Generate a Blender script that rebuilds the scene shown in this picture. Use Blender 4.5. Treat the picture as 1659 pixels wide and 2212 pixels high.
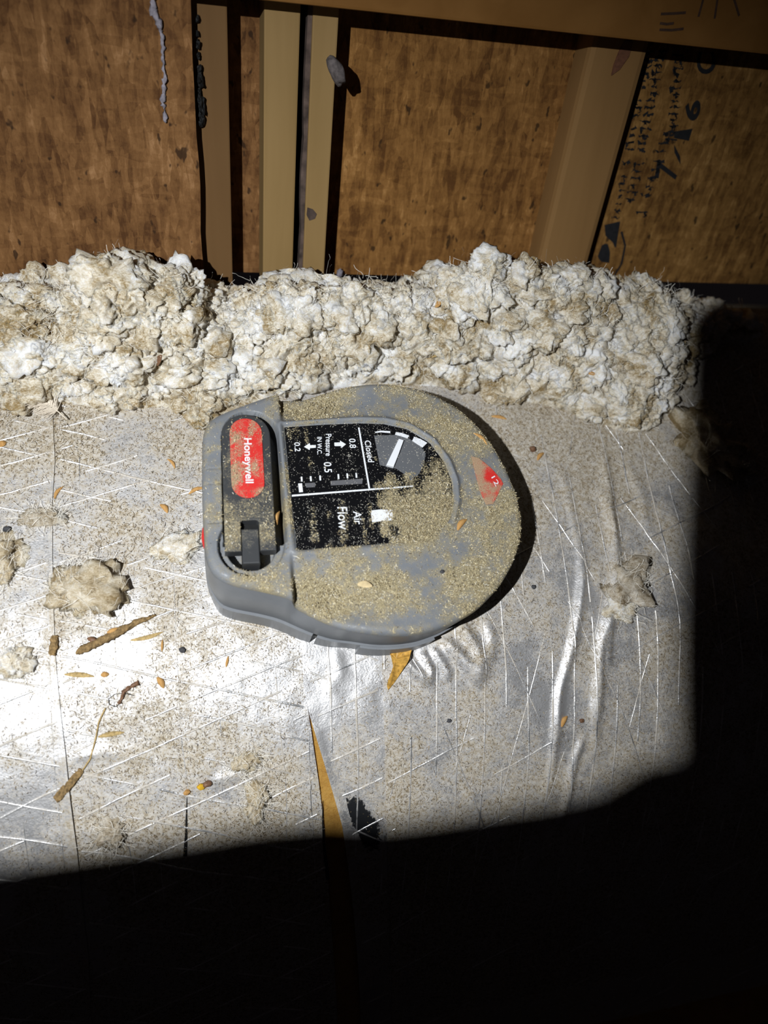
import bpy, bmesh, math
import numpy as np
from mathutils import Matrix, Vector

for _o in list(bpy.data.objects):
    bpy.data.objects.remove(_o, do_unlink=True)
SC = bpy.context.scene
COL = SC.collection
RNG = np.random.default_rng(7)

# ------------------------------------------------------------------ camera
# world: z = up from the duct top, x = along the wall, y = towards the wall (metres)
FPX, CX, CY, CAMH = 1600.0, 829.5, 1106.0, 0.42
def _n(v): return v / np.linalg.norm(v)
def _ray(px, py): return np.array([px - CX, -(py - CY), -FPX])
Zc = _n(-_ray(490, 1800))
Uc = _n(-_ray(555, 3100))
Xc = _n(np.cross(Uc, Zc)); Xc = -Xc if Xc[0] < 0 else Xc
Yc = np.cross(Zc, Xc)
ROT = np.array([Xc, Yc, Zc])
CAM = np.array([0.0, 0.0, CAMH])
def P(px, py, z=0.0):
    d = ROT @ _ray(px, py); return CAM + d * ((z - CAM[2]) / d[2])
cam_d = bpy.data.cameras.new('camera'); cam = bpy.data.objects.new('camera', cam_d); COL.objects.link(cam)
cam_d.sensor_fit = 'HORIZONTAL'; cam_d.sensor_width = 36.0; cam_d.lens = FPX / 1659.0 * 36.0
cam_d.clip_start = 0.01; cam_d.clip_end = 20
m4 = Matrix.Identity(4)
for i in range(3):
    for j in range(3): m4[i][j] = ROT[i][j]
    m4[i][3] = CAM[i]
cam.matrix_world = m4
SC.camera = cam
cam_d.dof.use_dof = True; cam_d.dof.focus_distance = 0.445; cam_d.dof.aperture_fstop = 7.0

# ------------------------------------------------------------------ world, exposure, lamp
w = bpy.data.worlds.new('dark_attic'); SC.world = w; w.use_nodes = True
w.node_tree.nodes['Background'].inputs[0].default_value = (0.55, 0.45, 0.5, 1)
w.node_tree.nodes['Background'].inputs[1].default_value = 0.006
vs = SC.view_settings
vs.view_transform = 'Standard'; vs.look = 'None'; vs.gamma = 1.0; vs.use_curve_mapping = False
vs.exposure = 0.0
LAMP = np.array([-0.172, -0.044, 0.546])
LAMP_AIM = (560, 1120)
LAMP_W = 22.0
lamp_d = bpy.data.lights.new('torch_beam', 'SPOT'); lamp = bpy.data.objects.new('torch_beam', lamp_d); COL.objects.link(lamp)
lamp_d.energy = LAMP_W; lamp_d.color = (0.95, 0.98, 1.0); lamp_d.shadow_soft_size = 0.0024
lamp.location = LAMP
lamp.rotation_euler = Vector(P(*LAMP_AIM) - LAMP).to_track_quat('-Z', 'Y').to_euler()
lamp_d.spot_size = math.radians(76); lamp_d.spot_blend = 1.0

# ------------------------------------------------------------------ numpy noise
def _hash(ix, iy, iz, seed):
    h = (ix.astype(np.int64) * 374761393 + iy.astype(np.int64) * 668265263 + iz.astype(np.int64) * 2147483647 + seed * 974634773) & 0xFFFFFFFF
    h = ((h ^ (h >> 13)) * 1274126177) & 0xFFFFFFFF
    h = ((h ^ (h >> 16)) * 2246822519) & 0xFFFFFFFF
    return ((h ^ (h >> 15)) & 0xFFFFFF) / float(0xFFFFFF)
def vnoise(p, seed=0):
    """smooth value noise, p (n,3) -> [-1, 1]"""
    i = np.floor(p); f = p - i; f = f * f * f * (f * (f * 6 - 15) + 10); i = i.astype(np.int64)
    r = 0
    for dx in (0, 1):
        wx = f[:, 0] if dx else 1 - f[:, 0]
        for dy in (0, 1):
            wy = f[:, 1] if dy else 1 - f[:, 1]
            for dz in (0, 1):
                wz = f[:, 2] if dz else 1 - f[:, 2]
                r = r + wx * wy * wz * _hash(i[:, 0] + dx, i[:, 1] + dy, i[:, 2] + dz, seed)
    return r * 2 - 1
def fbm(p, oct=4, seed=0, gain=0.5):
    a, s, r, q = 1.0, 0.0, 0.0, np.array(p, float)
    for k in range(oct):
        r = r + a * vnoise(q, seed + k * 17); s += a; a *= gain; q = q * 2.03 + 11.7
    return r / s * 1.6
def cells(p, seed=0):
    """distance to the nearest feature point of a 3-D cell grid"""
    i = np.floor(p).astype(np.int64); best = np.full(len(p), 9.0)
    for dx in (-1, 0, 1):
        for dy in (-1, 0, 1):
            for dz in (-1, 0, 1):
                c = i + np.array([dx, dy, dz])
                q = np.stack([_hash(c[:, 0], c[:, 1], c[:, 2], seed + k) for k in range(3)], 1) + c
                best = np.minimum(best, ((p - q) ** 2).sum(1))
    return np.sqrt(best)
def sstep(a, b, x):
    t = np.clip((x - a) / (b - a), 0, 1); return t * t * (3 - 2 * t)
def xy3(x, y, z=0.0): return np.stack([np.ravel(x), np.ravel(y), np.full(np.size(x), z)], 1)

# ------------------------------------------------------------------ where a sight line meets the place
def Pm(pts, z=0.0): return np.array([P(a, b, z) for a, b in pts])

# ------------------------------------------------------------------ the foil's own surface
BEND_Y, BEND_R = 0.135, 0.195
_RIDGES = []        # (polyline, width, height)
def seg_dist(p, poly):
    best = np.full(len(p), 9.0); tt = np.zeros(len(p)); n = len(poly) - 1
    for k in range(n):
        a, b = poly[k], poly[k + 1]; d = b - a
        t = np.clip(((p - a) @ d) / (d @ d), 0, 1); q = a + t[:, None] * d
        e = np.sqrt(((p - q) ** 2).sum(1)); m = e < best
        best[m] = e[m]; tt[m] = (k + t[m]) / n
    return best, tt
def foil_z(x, y, fine=True):
    x = np.asarray(x, float); y = np.asarray(y, float); sh = np.broadcast(x, y).shape
    x, y = np.broadcast_to(x, sh).ravel(), np.broadcast_to(y, sh).ravel()
    z = -np.maximum(0, BEND_Y - y) ** 2 / (2 * BEND_R)
    if fine:
        z = z + 0.0007 * fbm(xy3(x * 22, y * 22), 2, 5) + 0.00022 * fbm(xy3(x * 110, y * 110), 2, 9)
        p = np.stack([x, y], 1)
        for poly, wd, ht in _RIDGES:
            lo, hi = poly.min(0) - 4 * wd, poly.max(0) + 4 * wd
            m = ((p > lo) & (p < hi)).all(1)
            if m.any():
                d, t = seg_dist(p[m], poly)
                z[m] += ht * np.exp(-(d / wd) ** 2) * np.clip(np.minimum(t, 1 - t) * 6, 0, 1)
    return z.reshape(sh)
def F(px, py, fine=False):
    """the point of the duct's top that the photograph shows at (px, py)"""
    z = 0.0
    for _ in range(7):
        p = P(px, py, z); z = float(foil_z(p[0], p[1], fine))
    return P(px, py, z)
def Fm(pts, fine=False): return np.array([F(a, b, fine) for a, b in pts])

# ------------------------------------------------------------------ object helpers
def link(o): COL.objects.link(o); return o
def mesh(name, V, Fc, mat=None, smooth=False, attrs=None, cols=None):
    V = np.asarray(V, np.float32)
    me = bpy.data.meshes.new(name)
    if isinstance(Fc, np.ndarray):
        m, k = Fc.shape
        me.vertices.add(len(V)); me.vertices.foreach_set('co', V.ravel())
        me.loops.add(m * k); me.loops.foreach_set('vertex_index', Fc.astype(np.int32).ravel())
        me.polygons.add(m); me.polygons.foreach_set('loop_start', np.arange(0, m * k, k, dtype=np.int32))
        me.update(calc_edges=True)
    else:
        me.from_pydata([tuple(map(float, v)) for v in V], [], [tuple(f) for f in Fc]); me.update()
    if smooth: me.polygons.foreach_set('use_smooth', np.ones(len(me.polygons), bool))
    if mat: me.materials.append(mat)
    for k, a in (attrs or {}).items():
        at = me.attributes.new(k, 'FLOAT', 'POINT'); at.data.foreach_set('value', np.asarray(a, np.float32))
    if cols is not None:
        at = me.attributes.new('tint', 'FLOAT_COLOR', 'POINT')
        c = np.ones((len(V), 4), np.float32); c[:, :3] = cols; at.data.foreach_set('color', c.ravel())
    me.validate()
    return me
def obj(name, me, parent=None, loc=None, **props):
    o = link(bpy.data.objects.new(name, me))
    if parent is not None: o.parent = parent
    if loc is not None: o.location = loc
    for k, v in props.items(): o[k] = v
    return o
def empty(name, loc, **props):
    o = link(bpy.data.objects.new(name, None)); o.location = loc; o.empty_display_size = 0.01
    for k, v in props.items(): o[k] = v
    return o
def grid_faces(nu, nv):
    a = np.arange(nu * nv).reshape(nv, nu)
    return np.stack([a[:-1, :-1], a[:-1, 1:], a[1:, 1:], a[1:, :-1]], -1).reshape(-1, 4)
def box_vf(x0, x1, y0, y1, z0, z1, ch=0.0):
    bm = bmesh.new(); bmesh.ops.create_cube(bm, size=1)
    for v in bm.verts:
        v.co = Vector((x0 + (v.co.x + .5) * (x1 - x0), y0 + (v.co.y + .5) * (y1 - y0), z0 + (v.co.z + .5) * (z1 - z0)))
    if ch: bmesh.ops.bevel(bm, geom=bm.edges[:], offset=ch, segments=2, affect='EDGES', profile=.6)
    V = np.array([v.co[:] for v in bm.verts]); bm.verts.index_update()
    Fc = [[v.index for v in f.verts] for f in bm.faces]; bm.free(); return V, Fc
def prism_vf(poly, z0, z1, ch=0.0):
    """solid from a plan outline (x, y), flat between z0 and z1, its top edge rounded"""
    bm = bmesh.new()
    poly = np.asarray(poly); area = 0.5 * np.sum(poly[:, 0] * np.roll(poly[:, 1], -1) - np.roll(poly[:, 0], -1) * poly[:, 1])
    if area < 0: poly = poly[::-1]
    vs_ = [bm.verts.new((a, b, z0)) for a, b in poly]; f = bm.faces.new(vs_)
    r = bmesh.ops.extrude_face_region(bm, geom=[f])
    top = [g for g in r['geom'] if isinstance(g, bmesh.types.BMVert)]
    for v in top: v.co.z = z1
    if ch:
        ts = set(top); eds = [e for e in bm.edges if e.verts[0] in ts and e.verts[1] in ts]
        bmesh.ops.bevel(bm, geom=eds, offset=ch, segments=3, affect='EDGES', profile=.5)
    bmesh.ops.recalc_face_normals(bm, faces=bm.faces[:])
    bmesh.ops.triangulate(bm, faces=[f for f in bm.faces if len(f.verts) > 4])
    bm.verts.index_update()
    V = np.array([v.co[:] for v in bm.verts]); Fc = [[v.index for v in f.verts] for f in bm.faces]; bm.free(); return V, Fc
def join_vf(parts):
    V, Fc, n = [], [], 0
    for v, f in parts:
        V.append(np.asarray(v)); Fc += [[i + n for i in q] for q in f]; n += len(v)
    return np.concatenate(V), Fc
def resample(poly, n, closed=True):
    p = np.asarray(poly, float)
    if closed: p = np.vstack([p, p[:1]])
    d = np.r_[0, np.cumsum(np.sqrt(((p[1:] - p[:-1]) ** 2).sum(1)))]
    t = np.linspace(0, d[-1], n, endpoint=not closed)
    return np.stack([np.interp(t, d, p[:, k]) for k in range(p.shape[1])], 1)
def smooth_closed(p, it=3):
    for _ in range(it): p = 0.25 * np.roll(p, 1, 0) + 0.5 * p + 0.25 * np.roll(p, -1, 0)
    return p
def offset_closed(p, d):
    t = np.roll(p, -1, 0) - np.roll(p, 1, 0); t /= np.linalg.norm(t, axis=1)[:, None]
    area = np.sum(p[:, 0] * np.roll(p[:, 1], -1) - np.roll(p[:, 0], -1) * p[:, 1])
    nrm = np.stack([t[:, 1], -t[:, 0]], 1) * (1 if area > 0 else -1)
    return p + nrm * np.reshape(d, (-1, 1))
def sdf(pts, poly):
    """signed distance to a closed plan outline, negative inside"""
    q = np.vstack([poly, poly[:1]]); d, _ = seg_dist(pts, q)
    ins = np.zeros(len(pts), bool); x, y = pts[:, 0], pts[:, 1]
    for k in range(len(poly)):
        a, b = q[k], q[k + 1]
        c = (a[1] > y) != (b[1] > y)
        with np.errstate(divide='ignore', invalid='ignore'):
            xi = (b[0] - a[0]) * (y - a[1]) / (b[1] - a[1]) + a[0]
        ins ^= c & (x < xi)
    return np.where(ins, -d, d)
def tube_vf(path, rad, ns=6, flat=1.0, ends=True):
    path = np.asarray(path, float); n = len(path); rad = np.broadcast_to(rad, n)
    t = np.gradient(path, axis=0); t /= np.linalg.norm(t, axis=1)[:, None] + 1e-12
    ref = np.array([0, 0, 1.0]); s = np.cross(t, ref); s /= np.linalg.norm(s, axis=1)[:, None] + 1e-12
    u = np.cross(s, t); a = np.linspace(0, 2 * np.pi, ns, endpoint=False)
    V = path[:, None] + rad[:, None, None] * (np.cos(a)[None, :, None] * s[:, None] + flat * np.sin(a)[None, :, None] * u[:, None])
    Fc = [[i * ns + k, i * ns + (k + 1) % ns, (i + 1) * ns + (k + 1) % ns, (i + 1) * ns + k] for i in range(n - 1) for k in range(ns)]
    if ends: Fc += [list(range(ns))[::-1], [(n - 1) * ns + k for k in range(ns)]]
    return V.reshape(-1, 3), Fc
_b = bmesh.new(); bmesh.ops.create_icosphere(_b, subdivisions=4, radius=1); _b.verts.index_update()
ICO3 = np.array([v.co[:] for v in _b.verts]), np.array([[v.index for v in f.verts] for f in _b.faces]); _b.free()
_b = bmesh.new(); bmesh.ops.create_icosphere(_b, subdivisions=3, radius=1); _b.verts.index_update()
ICO2 = np.array([v.co[:] for v in _b.verts]), np.array([[v.index for v in f.verts] for f in _b.faces]); _b.free()

# ------------------------------------------------------------------ materials
class NT:
    def __init__(s, name):
        s.m = bpy.data.materials.new(name); s.m.use_nodes = True; s.t = s.m.node_tree; s.n = s.t.nodes
        s.b = s.n['Principled BSDF']
    def add(s, kind, **k):
        n = s.n.new(kind)
        for a, v in k.items(): setattr(n, a, v)
        return n
    def put(s, sock, v):
        if isinstance(v, bpy.types.NodeSocket): s.t.links.new(v, sock)
        elif isinstance(v, (tuple, list)) and len(v) == 3 and sock.type == 'RGBA': sock.default_value = (*v, 1)
        else: sock.default_value = v
    def coord(s, scale=(1, 1, 1), rot=(0, 0, 0), kind='Object'):
        c = s.add('ShaderNodeTexCoord'); mp = s.add('ShaderNodeMapping')
        s.t.links.new(c.outputs[kind], mp.inputs[0]); mp.inputs[3].default_value = scale; mp.inputs[2].default_value = rot
        return mp.outputs[0]
    def noise(s, vec, scale, detail=4, rough=.55, dist=0.0):
        n = s.add('ShaderNodeTexNoise'); s.put(n.inputs['Vector'], vec); n.inputs['Scale'].default_value = scale
        n.inputs['Detail'].default_value = detail; n.inputs['Roughness'].default_value = rough; n.inputs['Distortion'].default_value = dist
        return n.outputs['Fac']
    def voro(s, vec, scale, out='Distance', feature='F1'):
        n = s.add('ShaderNodeTexVoronoi', feature=feature); s.put(n.inputs['Vector'], vec); n.inputs['Scale'].default_value = scale
        return n.outputs[out]
    def ramp(s, fac, stops):
        r = s.add('ShaderNodeValToRGB'); s.put(r.inputs[0], fac); e = r.color_ramp.elements
        while len(e) < len(stops): e.new(.5)
        for q, (p, c) in zip(e, stops):
            q.position = p; q.color = (*c, 1) if isinstance(c, tuple) else (c, c, c, 1)
        return r.outputs[0]
    def math(s, op, a, b=0.0, c=0.0):
        n = s.add('ShaderNodeMath', operation=op); s.put(n.inputs[0], a); s.put(n.inputs[1], b); s.put(n.inputs[2], c); return n.outputs[0]
    def mix(s, fac, a, b, mode='MIX'):
        n = s.add('ShaderNodeMix', data_type='RGBA', blend_type=mode); s.put(n.inputs[0], fac); s.put(n.inputs[6], a); s.put(n.inputs[7], b)
        return n.outputs[2]
    def attr(s, name, out='Fac'):
        n = s.add('ShaderNodeAttribute', attribute_name=name); return n.outputs[out]
    def bump(s, h, strength=.5, dist=.001):
        n = s.add('ShaderNodeBump'); s.put(n.inputs['Height'], h); n.inputs['Strength'].default_value = strength; n.inputs['Distance'].default_value = dist
        s.t.links.new(n.outputs[0], s.b.inputs['Normal'])
    def fin(s, col=None, rough=None, metal=None, spec=None):
        if col is not None: s.put(s.b.inputs['Base Color'], col)
        if rough is not None: s.put(s.b.inputs['Roughness'], rough)
        if metal is not None: s.put(s.b.inputs['Metallic'], metal)
        if spec is not None: s.put(s.b.inputs['Specular IOR Level'], spec)
        return s.m
def plain(name, col, rough=.6, var=.25, scale=400, metal=0.0, spec=.3):
    t = NT(name); c = t.coord(); n = t.noise(c, scale, 5)
    lo = tuple(v * (1 - var) for v in col); hi = tuple(min(1, v * (1 + var)) for v in col)
    t.bump(n, .3, .0004)
    return t.fin(t.ramp(n, [(.3, lo), (.7, hi)]), rough, metal, spec)
def tinted(name, rough=.8, spec=.15):
    t = NT(name); c = t.coord(); n = t.noise(c, 1500, 3)
    return t.fin(t.mix(1.0, t.attr('tint', 'Color'), t.ramp(n, [(.3, .75), (.7, 1.0)]), 'MULTIPLY'), rough, 0.0, spec)

def m_foil():
    t = NT('foil_facing'); c = t.coord()
    dirt = t.attr('dirt')
    fine = t.noise(c, 900, 5, .75); mid = t.noise(c, 160, 5, .65)
    f = t.math('ADD', dirt, t.math('MULTIPLY_ADD', fine, 1.7, -.85))
    f = t.math('ADD', f, t.math('MULTIPLY_ADD', mid, .8, -.4))
    f = t.ramp(f, [(.28, 0.18), (.80, 1.0)])
    dcol = t.ramp(t.noise(c, 420, 5, .7), [(.3, (.24, .18, .11)), (.44, (.44, .38, .29)), (.60, (.58, .54, .48)), (.75, (.62, .60, .56))])
    t.fin(t.mix(f, (.64, .64, .66), dcol), t.ramp(f, [(0.0, .40), (1.0, .75)]), t.ramp(f, [(0.0, .88), (.5, .45), (1.0, .10)]), .3)
    h = t.math('ADD', t.math('MULTIPLY', t.noise(c, 90, 4, .6), .8), t.math('MULTIPLY', t.noise(c, 900, 4, .6), .35))
    t.bump(h, .38, .0016)
    return t.m
def m_scrim():
    t = NT('scrim_foil'); c = t.coord(); n = t.noise(c, 900, 3)
    f = t.ramp(t.noise(c, 60, 3), [(.36, .05), (.60, .85)])
    t.bump(n, .5, .0005)
    return t.fin(t.mix(f, (.86, .86, .87), (.45, .40, .33)), t.ramp(f, [(0, .3), (1, .7)]), t.ramp(f, [(0, .9), (1, .2)]))
def m_plastic():
    t = NT('grey_plastic'); c = t.coord(); d = t.attr('dust')
    n1 = t.noise(c, 1500, 4, .7); n2 = t.noise(c, 300, 4, .6)
    f = t.math('ADD', d, t.math('MULTIPLY_ADD', n1, 1.0, -.5)); f = t.math('ADD', f, t.math('MULTIPLY_ADD', n2, .9, -.45))
    f = t.ramp(f, [(.12, 0.0), (.45, .38), (.85, .88)])
    g = t.ramp(t.noise(c, 60, 3), [(.3, (.165, .175, .19)), (.7, (.20, .21, .225))])
    dc = t.ramp(n1, [(.25, (.19, .155, .085)), (.5, (.33, .275, .155)), (.75, (.47, .40, .24))])
    t.bump(t.math('ADD', t.math('MULTIPLY', n1, f), t.math('MULTIPLY', n2, .1)), .5, .0009)
    return t.fin(t.mix(f, g, dc), t.ramp(f, [(0, .42), (1, .9)]), 0.0, .35)
def m_dusty(name, base, rough, amount):
    t = NT(name); c = t.coord(); d = t.attr('dust')
    n1 = t.noise(c, 1700, 4, .75); n2 = t.noise(c, 260, 4, .6)
    f = t.math('ADD', d, t.math('MULTIPLY_ADD', n1, 1.3, -.65)); f = t.math('ADD', f, t.math('MULTIPLY_ADD', n2, .8, -.4))
    f = t.ramp(f, [(.42, 0.0), (.75, amount)])
    dc = t.ramp(n1, [(.3, (.24, .20, .12)), (.7, (.50, .43, .27))])
    t.bump(t.math('MULTIPLY', n1, f), .4, .0008)
    return t.fin(t.mix(f, base, dc), t.ramp(f, [(0, rough), (1, .9)]), 0.0, .4)
def m_wool(name, hi, lo, stain, thr=.5):
    t = NT(name); c = t.coord()
    st = t.noise(t.coord((1, 1, 1.4)), 38, 6, .65, .8); fi = t.noise(t.coord((1, 1.6, 1)), 420, 5, .7, 1.2)
    f = t.math('ADD', st, t.math('MULTIPLY_ADD', fi, .55, -.275))
    col = t.ramp(f, [(thr - .15, hi), (thr, lo), (thr + .14, stain)])
    h = t.math('ADD', t.noise(t.coord((1, 1.5, 1)), 600, 5, .75, 1.5), t.math('MULTIPLY', t.noise(c, 170, 3, .6, 1.0), 1.2))
    t.bump(h, .6, .0020)
    t.b.inputs['Subsurface Weight'].default_value = .55; t.b.inputs['Subsurface Radius'].default_value = (1, .9, .75); t.b.inputs['Subsurface Scale'].default_value = .0022
    return t.fin(col, .95, 0.0, .1)
def m_speckled_black():
    t = NT('speckled_black'); c = t.coord(); f = t.math('ADD', t.attr('dust'), t.math('MULTIPLY_ADD', t.noise(c, 380, 5, .75), 1.6, -.8))
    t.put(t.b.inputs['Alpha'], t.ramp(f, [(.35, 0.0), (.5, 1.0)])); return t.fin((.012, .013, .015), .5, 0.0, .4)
def m_osb(name, tint=(1, 1, 1)):
    t = NT(name); a = t.coord((1, .22, 1), (0, 0, .3)); b = t.coord((1, .26, 1), (0, 0, -.45)); c2 = t.coord((.3, 1, 1), (0, 0, .2)); c = t.coord()
    def strand(v, s):
        q = t.add('ShaderNodeSeparateColor'); t.put(q.inputs[0], t.voro(v, s, 'Color')); return q.outputs[0]
    wob = t.noise(c, 150, 3, .6)
    val = t.math('ADD', t.math('MULTIPLY', strand(a, 270), .17), t.math('MULTIPLY', strand(b, 340), .16))
    val = t.math('ADD', val, t.math('MULTIPLY', strand(c2, 240), .10))
    val = t.math('ADD', val, t.math('MULTIPLY', t.noise(t.coord((1, .45, 1), (0, 0, .3)), 520, 6, .75, .6), .42))
    val = t.math('ADD', val, t.math('MULTIPLY_ADD', t.noise(c, 22, 3), .5, -.25)); val = t.math('ADD', val, t.math('MULTIPLY_ADD', wob, .3, -.15))
    T = lambda r, g, b_: (r * tint[0], g * tint[1], b_ * tint[2])
    col = t.ramp(val, [(.22, T(.065, .034, .015)), (.40, T(.125, .071, .030)), (.56, T(.175, .104, .046)), (.76, T(.29, .19, .10))])
    sp = t.ramp(t.noise(t.coord((1, .6, 1)), 170, 2, .5), [(.66, 0.0), (.72, .85)])
    col = t.mix(sp, col, T(.022, .014, .009))
    t.bump(val, .5, .0012)
    return t.fin(col, .8, 0.0, .08)
def m_wood(name, lo, hi, stretch=.06, bands=40, knot=.0):
    t = NT(name); c = t.coord((1, stretch, 1)); n = t.noise(c, bands, 5, .6, .6); bl = t.noise(t.coord((.6, .35, 1)), 22, 2)
    v = t.math('ADD', t.math('MULTIPLY', n, .65), t.math('MULTIPLY', bl, .4))
    t.bump(n, .25, .0006)
    return t.fin(t.ramp(v, [(.3, lo), (.72, hi)]), .7, 0.0, .1)

M = dict(
    foil=m_foil(), scrim=m_scrim(), plastic=m_plastic(), flakes=tinted('sawdust_flakes'), flecks=tinted('dirt_flecks'),
    black=m_dusty('black_label', (.006, .006, .007), .22, .75), lever=m_dusty('charcoal_plastic', (.045, .047, .05), .4, .55),
    red=m_dusty('red_pad', (.62, .03, .025), .45, .85), white=m_dusty('white_print', (.78, .80, .84), .4, .6),
    window=m_dusty('grey_window', (.12, .125, .135), .3, .5), smoke=m_dusty('grey_bar', (.12, .12, .13), .4, .3),
    dark=plain('dark_void', (.006, .006, .006), .7), button=plain('red_button', (.65, .02, .02), .35, .1),
    wool=m_wool('blown_wool', (.93, .92, .91), (.72, .645, .51), (.33, .235, .11), .50),
    tuft=m_wool('dirty_wool', (.74, .68, .57), (.54, .45, .31), (.25, .18, .09), .48),
    flap=plain('amber_tape', (.50, .28, .06), .35, .45, 500),
    stained=m_wool('stained_wool', (.68, .63, .55), (.48, .41, .31), (.18, .13, .07), .48),
    speckled_black=m_speckled_black(),
    yellow=m_wool('yellow_fibreglass', (.60, .36, .10), (.52, .29, .07), (.42, .22, .05), .5),
    strand=plain('glass_fibre', (.80, .76, .68), .5), 
    osb=m_osb('osb_board', (1.18, .98, .84)), osb2=m_osb('osb_board_warm', (1.5, 1.22, .82)), osb3=m_osb('osb_board_dark', (1.6, 1.4, .95)),
    studA=m_wood('stud_brown', (.105, .055, .020), (.155, .085, .034)), studB=m_wood('stud_pale', (.20, .125, .045), (.285, .185, .078)),
    studD=m_wood('stud_amber', (.185, .098, .034), (.27, .152, .058)), beam=m_wood('beam_wood', (.14, .062, .014), (.21, .10, .028), 1.0, 30),
    edge=plain('rough_sawn_edge', (.075, .052, .042), .9, .6, 120), ink=plain('stamp_ink', (.012, .012, .014), .8, .3, 300),
    pencil=plain('pencil_mark', (.05, .025, .015), .8), husk=m_wood('husk', (.32, .15, .045), (.66, .40, .15), .3, 500),
    bark=plain('bark', (.23, .15, .065), .9, .55, 700), pebble=plain('grit', (.06, .06, .065), .8), seed=plain('seed_coat', (.17, .09, .05), .5, .4, 600),
    straw=plain('straw', (.42, .30, .13), .8, .4, 700), down=plain('down', (.72, .64, .53), .9, .15), web=plain('web_lint', (.24, .22, .25), .9, .4),
    lint=plain('grey_lint', (.10, .085, .083), .95, .4, 500), yellowbit=plain('yellow_bit', (.62, .36, .02), .8, .3, 600),
    housing=plain('lamp_housing', (.02, .02, .022), .6), metal=plain('bare_floor', (.12, .09, .06), .9), chip=plain('pale_chip', (.62, .49, .28), .8, .2, 400),
)

# ------------------------------------------------------------------ wall behind (leans back from the duct)
U = ROT @ Uc; WN = np.cross(np.array([1.0, 0, 0]), U)
if WN[1] > 0: WN = -WN
WALL_Y = 0.376
WO = np.array([0.0, WALL_Y, 0.0])
WM = Matrix.Identity(4)
for i in range(3):
    WM[i][0] = (1.0, 0, 0)[i]; WM[i][1] = U[i]; WM[i][2] = WN[i]; WM[i][3] = WO[i]
def W(px, py, off=0.0):
    """wall coordinates (along, up, off) of the wall point seen at (px, py)"""
    d = ROT @ _ray(px, py); t = ((WO - CAM) @ WN + off) / (d @ WN); q = CAM + d * t - WO
    return np.array([q[0], q @ U, off])
def wobj(name, vf, mat, smooth=False, **props):
    o = obj(name, mesh(name, vf[0], vf[1], mat, smooth), **props); o.matrix_world = WM; return o
def wx(px, py, off): return W(px, py, off)[0]
B0, B1 = -0.012, 0.80
PROUD = 0.036
# the board wall: sheets and studs are parts of wall_back
back = wobj('wall_back', box_vf(-0.9, 1.3, B0, B1, -0.05, -0.022), M['dark'], kind='structure', label='dark sheathed attic wall behind the insulation')
def wpart(name, vf, mat, parent=back, smooth=False, **props):
    return obj(name, mesh(name, vf[0], vf[1], mat, smooth), parent, **props)
def wavy_panel(x0, x1, b0, b1, z0, z1, amp, seed, side):
    n = 60; b = np.linspace(b0, b1, n)
    j = amp * fbm(xy3(b * 60, b * 0 + seed), 3, seed)
    l = np.full(n, x0) + (j if side in ('l', 'b') else 0); r = np.full(n, x1) + (j if side in ('r', 'b') else 0)
    poly = np.r_[np.stack([l, b], 1), np.stack([r, b], 1)[::-1]]
    return prism_vf(poly, z0, z1)
xa0, xa1 = wx(426, 300, PROUD + .008), wx(498, 330, PROUD)
xb0, xb1 = wx(569, 330, PROUD), wx(640, 330, PROUD)
xc0, xc1 = wx(664, 330, PROUD - .002), wx(715, 330, PROUD - .002)
xd0, xd1 = wx(1338, 330, PROUD - .012) - .040, wx(1338, 330, PROUD - .012)
wpart('osb_sheet', wavy_panel(-0.75, xa0, B0, B1, PROUD - .004, PROUD + .007, .0007, 3, 'r'), M['osb'], label='brown strand board sheet left of the studs')
wpart('stud', box_vf(xa0 - .02, xa1, B0, B1, -.02, PROUD - .004, .001), M['studA'], label='dark brown stud beside the left sheet')
wpart('osb_sheet', wavy_panel(xa1 - .01, xb0 + .004, B0, B1, -.02, .004, .0005, 8, 'n'), M['osb'], label='narrow strip of strand board between two studs')
wpart('stud', box_vf(xb0, xb1, B0, B1, -.02, PROUD, .001), M['studB'], label='pale stud right of the narrow strip')
wpart('spacer_board', wavy_panel(xb1 + .0045, xc0 + .003, B0, B1, -.02, PROUD - .004, .0012, 21, 'l'), M['edge'], label='rough dark edge between two pale studs')
wpart('stud', box_vf(xc0, xc1, B0, B1, -.02, PROUD - .002, .001), M['studB'], label='narrow pale stud')
wpart('osb_sheet', wavy_panel(xc1 - .01, xd1 - .005, B0, B1, -.02, .003, .0004, 14, 'n'), M['osb2'], label='yellow-brown strand board sheet in the middle')
wpart('stud', box_vf(xd0, xd1, B0, B1, -.02, PROUD - .012, .004), M['studD'], label='amber stud beside the stamped sheet')
stamped = wpart('osb_sheet', wavy_panel(xd1 - .005, 1.2, B0, B1, -.02, .002, .0004, 31, 'n'), M['osb3'], label='dark strand board sheet with black mill stamp')
# split and torn splinters along the edge of the left sheet
sp = []
for py, k in ((150, .6), (158, .5), (172, 1.), (196, .5), (214, .9), (228, 1.1), (246, .6), (255, .7), (264, .9), (40, .5), (72, .4), (95, .6), (120, .5)):
    q = W(423 + py * .03 + RNG.uniform(0, 5), py, PROUD - .001); s_ = ICO2[0][::1]; r_ = 1 + .5 * fbm(s_ * 1.6 + py, 2, 3)
    sp.append((q + s_ * r_[:, None] * np.array([.0020, .0036, .003]) * k, ICO2[1].tolist()))
wpart('splinters', join_vf(sp), M['dark'], kind='stuff')
# knot and sap streak on the amber stud
kn = [W(a, b, PROUD - .0118)[:2] for a, b in ((1349, 88), (1366, 92), (1358, 122), (1338, 150), (1320, 163), (1325, 140), (1336, 112))]
wpart('knot', prism_vf(np.array(kn), PROUD - .013, PROUD - .0112), plain('knot_wood', (.13, .055, .03), .6))

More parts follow.
